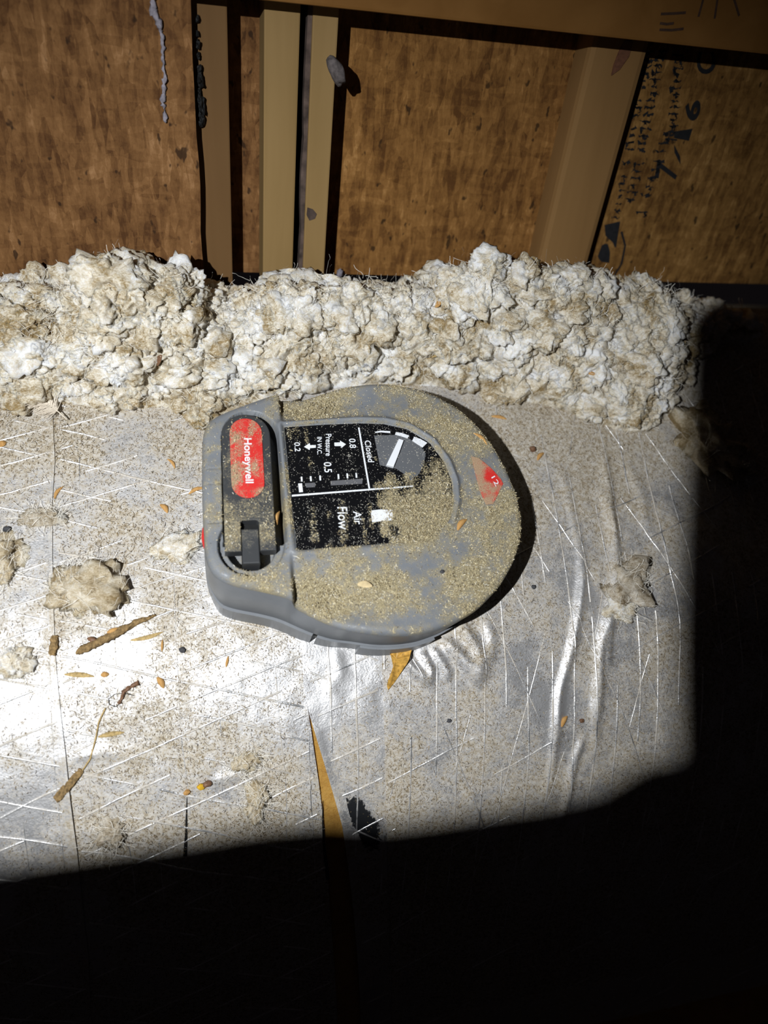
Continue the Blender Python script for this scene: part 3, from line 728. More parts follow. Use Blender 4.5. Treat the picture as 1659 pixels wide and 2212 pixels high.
flat_dusty('pad_lettering', hv, M['white'], lever, lambda p: .22 + .4 * fbm(xy3(p[:, 0] * 300, p[:, 1] * 300), 2, 3) + .3 * np.exp(-(((p - LV_B) @ ld - .036) / .004) ** 2), label='white lettering reading Honeywell')
tng = dusty_grid('pivot_tongue', np.array([lev(notch_u - .0045, -hw + .0002), lev(notch_u - .0045, hw - .0002), lev(-.0120, hw - .0002), lev(-.0120, -hw + .0002)]), HT - .014, HT + .0012, M['lever'], act, lambda p: lever_dust(p) - .25, .0006, label='dark tongue filling the lever notch')

nq = np.array([lev(notch_u - .0046, -hw), lev(notch_u - .0002, -hw), lev(notch_u - .0002, hw), lev(notch_u - .0046, hw)])
apart('hole_shade', (np.c_[nq, np.full(4, HT - .0035)], [[3, 2, 1, 0]]), M['dark'], label='black plate painting the shade in the lever hole')  # dark plate stands in for the shade deep in the notch
# black label and its print
lab_v, lab_f = LAB, None
lz = HT - .0008 + .00035
st2 = .0009
gx = np.arange(LAB[:, 0].min(), LAB[:, 0].max() + st2, st2); gy = np.arange(LAB[:, 1].min(), LAB[:, 1].max() + st2, st2)
GX, GY = np.meshgrid(gx, gy); lp2 = np.c_[GX.ravel(), GY.ravel()]; sl = sdf(lp2, LAB); fc = grid_faces(len(gx), len(gy)); fc = fc[(sl[fc] < 0).any(1)]
fl = resample(LAB, 1500)
for i in np.unique(fc):
    if sl[i] > 0: lp2[i] = fl[((fl - lp2[i]) ** 2).sum(1).argmin()]
used = np.unique(fc); mp = np.full(len(lp2), -1); mp[used] = np.arange(len(used)); lp2 = lp2[used]
label = obj('label_plate', mesh('label_plate', np.c_[lp2, np.full(len(lp2), lz)] - AO, mp[fc], M['black'], False, dict(dust=dust_at(lp2) - .12)), act, label='black label plate printed in white')
def C2(x, y): return P(580 + x / 3.95, 880 + y / 3.95, HT)[:2]
def lpoly(pts, z): q = np.array([C2(*p) for p in pts]); return np.c_[q, np.full(len(q), z)], [list(range(len(q)))]
z1_ = lz + .00012
def lt(s, q, bold=.012):
    """text reading down the picture: corners start-left.. given as start/end of baseline and cap side"""
    uv, Fc = text_vf(s, bold); c = [np.r_[C2(*p), z1_] for p in q]; return quadmap(uv, c), Fc
def lbox(s, x0, x1, y0, y1, bold=.012, dx=0): return lt(s, [(x0, y0), (x0 + dx, y1), (x1 + dx, y1), (x1, y0)], bold)
prt = lambda p: dust_at(p) * .7 - .05
W_ = M['white']
def mark(name, vf, mat=W_, fn=prt, **k): return flat_dusty(name, vf, mat, label, fn, **k)
mark('ruled_line', join_vf([lpoly([(764, 170), (778, 170), (868, 690), (854, 690)], z1_), lpoly([(200, 744), (900, 689), (1000, 682), (1240, 664), (1240, 676), (1000, 695), (200, 759)], z1_)]))
mark('pressure_lettering', join_vf([lbox('Pressure', 488, 538, 224, 412), lbox('IN W.C.', 416, 456, 250, 400)]))
mark('number_lettering', join_vf([lbox('0.8', 686, 742, 264, 345, .012, 8), lbox('0.2', 218, 268, 296, 374, .012, 8), lbox('0.5', 470, 536, 465, 553, .012, 8)]))
mark('closed_lettering', lbox('Closed', 818, 872, 280, 465, .012, 32))
mark('air_flow_lettering', join_vf([lbox('Flow', 586, 672, 848, 1040, .012, 14), lbox('Air', 722, 790, 884, 996, .012, 14)]))
mark('arrow', join_vf([lpoly([(562, 298), (612, 296), (610, 280), (662, 312), (622, 345), (620, 328), (564, 328)], z1_), lpoly([(404, 318), (356, 320), (352, 302), (303, 334), (352, 362), (354, 346), (404, 342)], z1_)]))
mark('tick_mark', join_vf([lpoly([(x - 8, y - 21), (x + 6, y - 21), (x + 9, y + 21), (x - 5, y + 21)], z1_) for x, y in ((283, 610), (361, 606), (441, 600), (597, 588), (673, 582), (750, 577))]))
mark('pointer_square', lpoly([(253, 648), (286, 645), (295, 720), (262, 723)], z1_))
mark('travel_bar', join_vf([lpoly([(310, 645), (400, 640), (398, 678), (322, 682)], z1_), lpoly([(530, 626), (805, 606), (800, 650), (532, 664)], z1_)]), M['smoke'])
mark('scale_dash', join_vf([lpoly([(908, 206), (960, 196), (1040, 200), (1040, 218), (960, 210), (912, 216)], z1_), lpoly([(1088, 208), (1140, 216), (1202, 238), (1186, 262), (1130, 244), (1080, 230)], z1_), lpoly([(1244, 248), (1300, 268), (1356, 300), (1314, 341), (1270, 312), (1226, 284)], z1_)]))
mark('pale_block', lpoly([(874, 878), (960, 868), (1060, 872), (1066, 960), (960, 970), (884, 978)], z1_), fn=lambda p: dust_at(p) * .5)
win = mark('dial_window', lpoly([(902, 238), (1090, 232), (1200, 262), (1300, 330), (1342, 390), (1330, 470), (1290, 560), (1212, 622), (1150, 560), (1090, 520), (950, 490)], z1_ - .00004), M['window'], lambda p: dust_at(p) * .55 - .02, label='grey clear dial window')
pv = prism_vf(np.array([C2(*p) for p in ((1108, 278), (1150, 290), (1108, 400), (1064, 516), (1002, 500), (1056, 388))]), lz, lz + .0022, .0003)
flat_dusty('dial_pointer', pv, M['white'], label, lambda p: .12 + 0 * p[:, 0], label='raised white pointer in the dial window')
# red triangle on the outer rim with its number
def C3(x, y): return P(940 + x / 6.38, 900 + y / 6.38, HT)[:2]
tri = np.array([C3(*p) for p in ((496, 548), (600, 575), (760, 705), (905, 862), (935, 930), (800, 1205), (700, 1215), (610, 1010), (550, 780))])
tri = dusty_grid('red_triangle', tri, HT - .001, HT + .0006, M['red'], act, lambda p: .76 + .3 * fbm(xy3(p[:, 0] * 150, p[:, 1] * 150), 3, 8) - .55 * g2(p, 1063, 1035, .0042), .0002, label='red triangle mark numbered 12')
uv, Fc = text_vf('12', .0)
flat_dusty('triangle_number', (quadmap(uv, [np.r_[C3(*p), HT + .00075] for p in ((768, 845), (830, 975), (880, 925), (815, 820))]), Fc), W_, act, lambda p: 0 * p[:, 0])

# ------------------------------------------------------------------ sawdust on the housing
def flake_mesh(name, pos, length, width, rise, tint, mat, rng, nrm_tilt=.5, origin=AO):
    """one bent sliver of four triangles at each position"""
    n = len(pos); a = rng.uniform(0, 2 * np.pi, n); b = a + rng.normal(0, .7, n)
    d1 = np.c_[np.cos(a), np.sin(a), rng.normal(0, nrm_tilt, n)]; d2 = np.c_[np.cos(b), np.sin(b), rng.normal(0, nrm_tilt, n)]
    s = np.c_[-np.sin(a), np.cos(a), rng.normal(0, nrm_tilt, n)] * width[:, None] / 2
    up = np.zeros((n, 3)); up[:, 2] = rise
    mid = pos + up; p0 = mid - d1 * length[:, None] / 2; p2 = mid + d2 * length[:, None] / 2
    V = np.stack([p0 - s * .5, p0 + s * .5, mid - s, mid + s, p2 - s * .4, p2 + s * .4], 1).reshape(-1, 3)
    k = np.arange(n)[:, None] * 6; Fc = np.concatenate([k + np.array([[0, 2, 3, 1]]), k + np.array([[2, 4, 5, 3]])])
    return mesh(name, V - origin, Fc, mat, False, cols=np.repeat(tint, 6, 0))
def pick(rng, n, cols, w_):
    c = np.array(cols)[rng.choice(len(cols), n, p=np.array(w_) / sum(w_))]; return np.clip(c * rng.uniform(.7, 1.25, (n, 1)), 0, 1)
r1 = np.random.default_rng(3)
N = 150000
p = np.c_[r1.uniform(OUT[:, 0].min(), OUT[:, 0].max(), N), r1.uniform(OUT[:, 1].min(), OUT[:, 1].max(), N)]
p = p[sdf(p, OUT) < -.0008]; d = dust_at(p)
lo = sdf(p, slot) < 0; inlev = (sdf(p, np.array(lp)) < -.0004); inpad = sdf(p, capsule(padu0, padu1, PW, 14, True)) < 0
d = np.where(inpad, pad_dust(p) - .12, np.where(inlev, lever_dust(p) - .10, np.where(lo, .0, d)))
il_ = sdf(p, LAB) < 0
keep = r1.random(len(p)) < np.clip((d - .30) * 1.25, np.where(il_, .05 + .22 * np.clip(fbm(xy3(p[:, 0] * 90, p[:, 1] * 90), 3, 88), 0, 1), .02), .95); p = p[keep]; inlev = inlev[keep]; inpad = inpad[keep]; d = d[keep]
z = top_z(p); inlab = sdf(p, LAB) < 0
z = np.where(inlab, lz + .0002, z); z = np.where(inlev, LVZ, z); z = np.where(inpad, LVZ + .0007, z)
pile = np.clip(d - .75, 0, .6) * .0045
n = len(p); L = (r1.gamma(3, .00021, n) + .00025) * np.where(inlab & (d < .42), .33, 1) * np.where(r1.random(n) < .03, 2.2, 1)
tint = pick(r1, n, [(.56, .45, .22), (.72, .61, .36), (.44, .34, .16), (.28, .21, .11), (.10, .075, .05), (.78, .73, .60)], [5, 4, 4, 2, .8, .8])
tint = .8 * tint + .2 * tint.mean(1, keepdims=True)
tint = np.where((inlab & (d < .42))[:, None], .45 * tint + .38, tint)
sd = obj('sawdust', flake_mesh('sawdust', np.c_[p, z + .00012 + pile * r1.random(n)], L, r1.uniform(.00016, .00045, n), .0001, tint, M['flakes'], r1, .45), loc=AO, kind='stuff', label='yellow sawdust strewn over the grey actuator', category='sawdust')

# ------------------------------------------------------------------ dirt on the foil
r2 = np.random.default_rng(5)
N = 290000
p = np.c_[r2.uniform(-.17, .47, N), r2.uniform(-.14, .30, N)]
e_l, e_s, e_r = edge(E_L, p[:, 1]), edge(E_S, p[:, 1]), edge(E_R, p[:, 1])
d = dirt_glare_at(p[:, 0], p[:, 1]) + .30 * np.exp(-((p[:, 1] - .075) / .026) ** 2); tape = (p[:, 0] > e_s) & (p[:, 0] < e_r); gap = (p[:, 0] > e_l) & (p[:, 0] < e_s)
d = np.where(tape, d - .40, d); so = sdf(p, OUT)
FRW0 = np.array([P(a, b, 0)[:2] for a, b in ((-160, 880), (0, 872), (440, 915), (640, 850), (880, 836), (1110, 868), (1400, 940), (1480, 780), (1700, 745))])
keep = (so > .002) & ~gap & (p[:, 1] < np.interp(p[:, 0], FRW0[:, 0], FRW0[:, 1]) + .012) & (r2.random(N) < np.clip((d - .16) * 1.0, .02, .95)); p = p[keep]; n = len(p)
lift = np.where(p[:, 0] > edge(E_R, p[:, 1]), .0017, np.where(p[:, 0] > edge(E_S, p[:, 1]), .0009, np.where(p[:, 0] > edge(E_SEAM, p[:, 1]), .0002, .0007)))
z = foil_z(p[:, 0], p[:, 1]) + lift
tint = pick(r2, n, [(.17, .12, .06), (.28, .20, .10), (.09, .065, .04), (.36, .28, .16), (.04, .03, .028), (.55, .5, .44)], [5, 5, 4, 2.5, 1.4, .5])
L = r2.gamma(2.2, .00042, n) + .0003
obj('dirt_flecks', flake_mesh('dirt_flecks', np.c_[p, z + .0001], L, r2.uniform(.00012, .00034, n), .00008, tint, M['flecks'], r2, .22, DL), loc=DL, kind='stuff', label='fine brown dirt specks lying over the silver foil', category='dirt')

# ------------------------------------------------------------------ blown insulation heaped against the wall
SKY = np.array([(-160, 650), (0, 648), (40, 636), (120, 640), (165, 626), (190, 588), (240, 568), (290, 586), (330, 602), (372, 594), (415, 634), (440, 662), (500, 672), (545, 660), (575, 640), (640, 628), (700, 630), (760, 634), (830, 640), (900, 640), (940, 630), (965, 606), (1010, 590), (1060, 560), (1100, 582), (1180, 592), (1250, 592), (1300, 612), (1330, 642), (1400, 632), (1440, 642), (1480, 668), (1520, 690), (1580, 715), (1700, 740)], float)
FRONT = np.array([(-160, 880), (0, 872), (60, 892), (140, 872), (250, 890), (350, 880), (440, 915), (520, 880), (640, 850), (760, 836), (880, 836), (960, 842), (1040, 850), (1110, 868), (1180, 880), (1260, 905), (1330, 935), (1400, 940), (1440, 880), (1475, 800), (1500, 760), (1560, 740), (1700, 745)], float)
RY = .300
sky_w = np.array([P(a, b, 0) for a, b in SKY]); 
def on_y(px, py, y):
    d = ROT @ _ray(px, py); t = (y - CAM[1]) / d[1]; return CAM + d * t
SKW = np.array([on_y(a, b, RY)[[0, 2]] for a, b in SKY]); FRW = np.array([P(a, b, 0)[:2] for a, b in FRONT])
SKW[:, 1] -= .005
def pile_z(x, y):
    zt = np.interp(x, SKW[:, 0], SKW[:, 1]); yf = np.interp(x, FRW[:, 0], FRW[:, 1])
    s = np.clip((y - yf) / np.maximum(RY - yf, .02), -.2, 2); f = np.where(s < 1, np.sin(np.clip(s, 0, 1) * np.pi / 2) ** .85, 1 - .35 * np.clip((s - 1) / .3, 0, 1) ** 2)
    return zt * f - .004 * (s <= 0)
nx, ny = 620, 230
xs = np.linspace(-.21, .52, nx); ys = np.linspace(.165, .331, ny); PX, PY = np.meshgrid(xs, ys); q = np.c_[PX.ravel(), PY.ravel(), np.zeros(PX.size)]
z = pile_z(q[:, 0], q[:, 1]); base = np.c_[q[:, :2], z]
on = sstep(.0, .008, z)
def lumps(b, fr, seed): 
    wv = b * fr + .8 * np.stack([vnoise(b * fr * .8, seed + k) for k in range(3)], 1); return 1 - np.clip(cells(wv, seed), 0, 1.1)
h = .0095 * lumps(base, 62, 3) + .0062 * lumps(base, 125, 13) + .0028 * lumps(base, 260, 23) + .0016 * fbm(base * 420, 2, 6) - .0075
sw = np.stack([fbm(base * 60, 2, 31 + k) for k in range(3)], 1) * .004
V1 = base + on[:, None] * (np.c_[np.zeros(len(h)), -.55 * h, .85 * h] + sw)
V1[:, 2] = np.maximum(V1[:, 2], np.where(on > .02, foil_z(V1[:, 0], V1[:, 1], False) - .001, -.004))
F1 = grid_faces(nx, ny); F1 = F1[(on[F1] > .01).any(1)]
F1 = np.concatenate([F1[:, [0, 1, 2]], F1[:, [0, 2, 3]]])
# loose clumps over it
r3 = np.random.default_rng(11)
def clump_batch(ico, pos, rad, seed, squash=.8, rough=.42):
    n, m = len(pos), len(ico[0]); dirs = np.tile(ico[0], (n, 1)); off = np.repeat(r3.uniform(-40, 40, (n, 3)), m, 0)
    s = dirs + off
    r = 1 + rough * fbm(s * 1.4, 2, seed) + .30 * (1 - 2 * np.abs(vnoise(s * 2.6, seed + 5))) * .8 + .16 * (1 - 2 * np.abs(vnoise(s * 5.5, seed + 8))) + .07 * vnoise(s * 12, seed + 9)
    st = np.repeat(r3.uniform(.7, 1.35, (n, 3)) * np.array([1, 1, squash]), m, 0)
    V = dirs * r[:, None] * st * np.repeat(rad, m)[:, None] + np.repeat(pos, m, 0)
    Fc = np.tile(ico[1], (n, 1)) + np.repeat(np.arange(n) * m, len(ico[1]))[:, None]
    return V, Fc
def scatter(n, top=False):
    out = []
    while len(out) < n:
        x = r3.uniform(-.2, .44); y = r3.uniform(.2, .325) if not top else r3.uniform(.285, .318); zz = float(pile_z(np.array([x]), np.array([y]))[0])
        if zz > .004: out.append((x, y, zz))
    return np.array(out)
c1 = scatter(330); c2 = scatter(620); c3 = scatter(140, True)
Va, Fa = clump_batch(ICO3, c1 + [0, 0, .001], r3.uniform(.0045, .0090, len(c1)), 3)
Vb, Fb = clump_batch(ICO2, c2 + [0, 0, .002], r3.uniform(.002, .0048, len(c2)), 7)
Vc, Fc_ = clump_batch(ICO2, c3 + [0, 0, .001], r3.uniform(.0028, .0060, len(c3)), 9)
# single clumps the skyline shows
big = [(232, 606, .016), (205, 625, .010), (285, 615, .011), (372, 620, .0085), (410, 655, .007), (1065, 585, .010), (1110, 610, .009), (1005, 612, .008), (1050, 560, .0035), (1290, 600, .008), (1270, 640, .013), (1200, 615, .010), (1140, 615, .009), (1468, 765, .0078), (1410, 650, .008), (1345, 660, .008), (600, 660, .008), (700, 650, .007), (780, 745, .012), (860, 800, .012), (1180, 705, .014), (640, 780, .010), (960, 790, .010)]
bp = []
for px, py, rd in big:
    for yy in np.linspace(.19, .318, 200):
        g = on_y(px, py, yy)
        if g[2] <= pile_z(np.array([g[0]]), np.array([yy]))[0] + .001: break
    bp.append(g)
Vd, Fd = clump_batch(ICO3, np.array(bp) + [0, .002, -.001], np.array([b[2] for b in big]) * .82, 21)
Vs = [V1]; Fs = [F1]; nv = len(V1)
for v, f in ((Va, Fa), (Vb, Fb), (Vc, Fc_), (Vd, Fd)): Vs.append(v); Fs.append(f + nv); nv += len(v)
PO = np.array([.12, .28, 0.0])
pile_o = obj('blown_insulation', mesh('blown_insulation', np.concatenate(Vs) - PO, np.concatenate(Fs), M['wool'], True), loc=PO, kind='stuff', label='heap of dirty white loose-fill insulation against the board wall', category='insulation')
# stray fibres over the heap, a part of it
def fibres(n, pos, ln_, wd, rng, origin, curl=.9):
    k = 6; a = rng.uniform(0, 2 * np.pi, n); el = rng.normal(.15, .45, n); d = np.stack([np.cos(a) * np.cos(el), np.sin(a) * np.cos(el), np.sin(el)], 1)
    pts = [pos]; 
    for j in range(k - 1):
        d = d + rng.normal(0, curl * .35, (n, 3)); d /= np.linalg.norm(d, axis=1)[:, None]; pts.append(pts[-1] + d * (ln_ / (k - 1))[:, None])
    pts = np.stack(pts, 1); s = np.cross(d, rng.normal(0, 1, (n, 3))); s /= np.linalg.norm(s, axis=1)[:, None] + 1e-9; s *= wd[:, None] / 2
    V = np.stack([pts - s[:, None], pts + s[:, None]], 2).reshape(-1, 3)
    base_ = np.arange(n)[:, None] * (2 * k); Fc = np.concatenate([base_ + np.array([[2 * j, 2 * j + 1, 2 * j + 3, 2 * j + 2]]) for j in range(k - 1)])
    return V - origin, Fc
fp = scatter(11000) + np.c_[r3.normal(0, .002, 11000), r3.normal(0, .002, 11000), r3.uniform(-.001, .007, 11000)]
v, f = fibres(11000, fp, r3.uniform(.004, .014, 11000), r3.uniform(.00010, .00026, 11000), r3, PO)
obj('loose_fibres', mesh('loose_fibres', v, f, M['strand']), pile_o, kind='stuff')
# brown dust grains lying in the wool
gp_ = scatter(9000); hh = r3.uniform(.0, .006, 9000); n = 9000
tint = pick(r3, n, [(.30, .22, .12), (.42, .33, .2), (.14, .1, .06), (.5, .42, .3)], [4, 4, 2, 2])
obj('dust_grains', flake_mesh('dust_grains', gp_ + np.c_[0 * hh, 0 * hh, hh], r3.gamma(2.2, .0005, n) + .0004, r3.uniform(.0002, .0005, n), 0.0, tint, M['flecks'], r3, .5, PO), pile_o, kind='stuff')

# ------------------------------------------------------------------ small things lying about
def lift_at(x, y):
    return .0017 if x > np.interp(y, E_R[:, 1], E_R[:, 0]) else (.0009 if x > np.interp(y, E_S[:, 1], E_S[:, 0]) else (.0002 if x > np.interp(y, E_SEAM[:, 1], E_SEAM[:, 0]) else .0007))
def at(px, py):
    g = F(px, py, False); g[2] = float(foil_z(g[0], g[1])) + lift_at(g[0], g[1]); return g
GROUPS = dict(seed_husk='loose orange seed husks', straw_wisp='wisps of straw', pebble='dark grit grains', wool_tuft='loose tufts of wool', wood_splinter='splinters caught in the heap', leaf_scrap='scraps caught in the heap', dry_scrap='dry scraps on the foil')
def thing(name, vf, mat, loc, label, cat, smooth=True, group=None, attrs=None):
    o = obj(name, mesh(name, np.asarray(vf[0]) - loc, vf[1], mat, smooth, attrs), loc=loc, label=label, category=cat)
    group = group or GROUPS.get(name)
    if group: o['group'] = group
    return o
def husk_vf(a, b, wid, hgt, bend=.15, rng=RNG):
    """a curled seed husk from a to b: a thin pointed trough"""
    a, b = np.array(a), np.array(b); d = b - a; L = np.linalg.norm(d); d = d / L; s = np.array([-d[1], d[0], 0]); s /= np.linalg.norm(s); k, m = 12, 7
    V = []
    for t in np.linspace(0, 1, k):
        r = wid / 2 * math.sin(math.pi * min(1, max(0, .06 + .9 * t))) ** .8; c = a + d * L * t + s * bend * L * math.sin(math.pi * t)
        for u in np.linspace(-1.2, 1.2, m):
            V.append(c + s * r * math.sin(u) + np.array([0, 0, hgt * (math.cos(u) * .9 + .1) * (r / (wid / 2)) + .0002]))
    Fc = [[i * m + j, i * m + j + 1, (i + 1) * m + j + 1, (i + 1) * m + j] for i in range(k - 1) for j in range(m - 1)]
    V = np.array(V); V2 = V - [0, 0, .00025]; n = len(V)
    return np.r_[V, V2], Fc + [[q + n for q in f[::-1]] for f in Fc]
def husk(name, p0, p1, wid, hgt, mat, label, cat='husk', bend=.12, z=None, group=None):
    if z is None: a, b = at(*p0), at(*p1)
    else: a, b = P(*p0, z), P(*p1, z)
    return thing(name, husk_vf(a, b, wid, hgt, bend), M[mat], (a + b) / 2, label, cat, group=group)
husk('seed_husk', (362, 992), (378, 1012), .0020, .0012, 'husk', 'thin orange seed husk left of the grey actuator, uppermost of the loose husks')
husk('seed_husk', (408, 1068), (442, 1055), .0026, .0018, 'husk', 'long orange seed husk touching the left side of the grey actuator', bend=.10)
husk('seed_husk', (346, 1090), (362, 1108), .0034, .0020, 'husk', 'round amber seed husk beside a thin brown curl, left of the actuator')
husk('seed_husk', (118, 1078), (136, 1052), .0022, .0012, 'husk', 'slim tan husk leaning on the left foil seam')
husk('seed_husk', (340, 1463), (354, 1487), .0036, .0022, 'husk', 'teardrop amber husk below the brown twig', bend=.05)
husk('seed_husk', (218, 1459), (236, 1457), .0032, .0016, 'husk', 'small orange flake right of the straw wisp', bend=.0)
husk('seed_husk', (488, 1442), (493, 1418), .0016, .0010, 'husk', 'tiny upright husk on the bright foil below the actuator', bend=.0)
husk('seed_husk', (350, 1408), (351, 1382), .0014, .0010, 'husk', 'narrow upright splinter husk right of the brown twig', bend=.0)
husk('seed_husk', (1208, 1572), (1222, 1548), .0034, .0018, 'husk', 'orange husk lying between two foil folds on the right')
husk('seed_husk', (1158, 998), (1172, 982), .0030, .0016, 'husk', 'pale husk beside the brown seed right of the actuator')
husk('seed_husk', (0, 966), (14, 956), .0042, .0022, 'husk', 'amber husk at the picture edge below the feather', bend=.05)
husk('seed_husk', (1060, 902), (1092, 909), .0028, .0014, 'husk', 'brown husk on the wool edge above the actuator shadow', bend=.04)
husk('seed_husk', (988, 1146), (1008, 1122), .0034, .0018, 'husk', 'brown seed husk lying on the grey actuator cover', z=HT)
husk('seed_husk', (1022, 936), (1052, 962), .0024, .0012, 'husk', 'long tan husk on the upper rim of the actuator', z=HT - .0004)
husk('seed_husk', (598, 1135), (604, 1105), .0026, .0030, 'husk', 'amber husk wedged in the slot beside the lever', z=HT - .003)
husk('straw_wisp', (140, 1458), (204, 1462), .0030, .0012, 'straw', 'wisp of dry straw on the dusty foil below the twig', 'straw', .02)
husk('straw_wisp', (282, 1384), (352, 1366), .0026, .0012, 'straw', 'wisp of pale straw right of the brown twig', 'straw', -.05)
husk('straw_wisp', (212, 1592), (268, 1582), .0028, .0014, 'straw', 'brown straw wisp near the crumpled seam', 'straw', .02)
def bark_piece(name, pts, rad, flat, label, cat):
    q = resample(np.array([at(*e) for e in pts]), 30, False); rr = np.interp(np.linspace(0, 1, 30), np.linspace(0, 1, len(rad)), rad); q[:, 2] += rr * flat
    v, f = tube_vf(q, rr, 12, flat); v = v + .0006 * np.stack([fbm(v * 600, 3, k + 40) for k in range(3)], 1)
    return thing(name, (v, f), M['bark'], q[15], label, cat, False)
bark_piece('bark_strip', ((122, 1728), (146, 1700), (178, 1664)), (.0018, .0024, .0022, .0014), .5, 'flat brown bark strip beside the left seam', 'bark')
bark_piece('bark_stub', ((115, 1418), (117, 1398), (119, 1376)), (.0016, .0020, .0019, .0015), .8, 'short upright bark stub on the left seam', 'bark')
husk('wood_chip', (772, 1262), (804, 1266), .0040, .0008, 'chip', 'pale triangular wood chip on the grey actuator cover', 'chip', .06, z=HT)
fq = resample(np.array([(808, 1392), (890, 1392), (884, 1408), (872, 1440), (852, 1474), (836, 1493), (832, 1482), (846, 1446), (838, 1420)], float), 40); fw = np.array([at(*e) for e in fq])
hgt_ = np.interp(fq[:, 1], [1392, 1440, 1480, 1493], [.007, .0045, .0012, .0004]) + .0012 * np.sin(fq[:, 0] * .16); fc_ = fw.mean(0) + [0, 0, .0055]
V = np.r_[fw + np.c_[np.zeros((40, 2)), hgt_], [fc_]]; obj('torn_flap', mesh('torn_flap', V - DL, [[i, (i + 1) % 40, 40] for i in range(40)], M['flap'], False), duct, label='torn amber flap under the housing rim')
# brown twig
tw = [at(*q) for q in ((166, 1412), (190, 1402), (215, 1390), (245, 1374), (275, 1358), (305, 1342), (338, 1331))]
tw = resample(np.array(tw), 40, False); rad = np.interp(np.linspace(0, 1, 40), [0, .1, .5, .85, 1], [.0014, .0021, .0023, .0012, .0008]); tw[:, 2] += rad * .9
v, f = tube_vf(tw, rad, 12); v = v + .0008 * np.stack([fbm(v * 700, 3, k) for k in range(3)], 1)
twig = thing('twig', (v, f), M['bark'], tw[20], 'long brown twig lying on the bright foil left of the actuator', 'twig')
k_ = at(246, 1366); kv = husk_vf(k_ + [-.003, -.001, .003], k_ + [.003, .001, .003], .0026, .0014, 0); obj('bark_flake', mesh('bark_flake', kv[0] - tw[20], kv[1], M['husk'], True), twig, label='amber flake on the twig')
k_ = at(198, 1384); kv = husk_vf(k_ + [-.002, .001, .001], k_ + [.003, -.001, .002], .003, .0014, 0); obj('bark_flake', mesh('bark_flake', kv[0] - tw[20], kv[1], M['seed'], True), twig, label='red-brown flake on the twig')
# curl of dry stalk with a hair
cv = resample(np.array([at(*q) for q in ((256, 1520), (264, 1508), (268, 1494), (280, 1486), (300, 1476))]), 24, False); cv[:, 2] += .001
v, f = tube_vf(cv, np.interp(np.linspace(0, 1, 24), [0, .5, 1], [.0009, .0011, .0013]), 8); v = v + .0005 * np.stack([fbm(v * 800, 2, k) for k in range(3)], 1)
stalk = thing('dry_stalk', (v, f), M['seed'], cv[12], 'curled brown stalk with a looped dark hair', 'stalk')
hv_ = resample(np.array([at(*q) for q in ((290, 1503), (268, 1498), (248, 1500), (235, 1510), (236, 1522), (250, 1527), (262, 1518))]), 40, False); hv_[:, 2] += .0006
v, f = tube_vf(hv_, .00018, 5); obj('hair', mesh('hair', v - cv[12], f, M['ink'], True), stalk)
# long fibre across the seam
fv = resample(np.array([at(*q) for q in ((228, 1530), (214, 1560), (206, 1600), (196, 1640), (176, 1668))]), 40, False); fv[:, 2] += .0007
v, f = tube_vf(fv, .00042, 6); thing('grass_stem', (v, f), M['straw'], fv[20], 'thin bent grass stem leading down to the bark strip', 'stem')
# seeds, grit
def lump(name, px, py, rad, mat, label, cat, z=None, sq=.7, rough=.25):
    g = at(px, py) if z is None else P(px, py, z); s = ICO2[0]; off = RNG.uniform(-30, 30, 3)
    r = 1 + rough * fbm(s * 1.5 + off, 2, 2); v = s * r[:, None] * np.array([1, .8, sq]) * rad; v[:, 2] += rad * sq * .85
    return thing(name, (v + g, ICO2[1]), M[mat], g, label, cat)
lump('seed', 1146, 976, .0024, 'seed', 'round brown seed on the foil right of the actuator shadow', 'seed', sq=.9)
lump('pebble', 394, 1405, .0018, 'pebble', 'dark grey grit grain on the bright foil near the straw wisp', 'pebble')
lump('pebble', 16, 1146, .0022, 'pebble', 'dark grit grain near the left end, beside the dirty wool tuft', 'pebble')
lump('pebble', 1150, 1270, .0016, 'pebble', 'small dark grit grain at the edge of the actuator shadow', 'pebble')
lump('pebble', 968, 1558, .0014, 'pebble', 'lone black grain on the foil right of the tape', 'pebble')
lump('pebble', 1252, 1558, .0015, 'seed', 'small dark brown grain between the right folds', 'pebble')
lump('pebble', 954, 1236, .0012, 'pebble', 'black grain lying on the actuator cover', 'pebble', z=HT)
lump('flower_bit', 434, 1700, .0022, 'yellowbit', 'yellow flower bit on the foil near the short slit', 'flower')
lump('dry_scrap', 448, 1694, .0024, 'seed', 'dark brown scrap next to the yellow flower bit', 'scrap')
lump('dry_scrap', 404, 1712, .0020, 'husk', 'amber scrap at the top of the short slit', 'scrap')
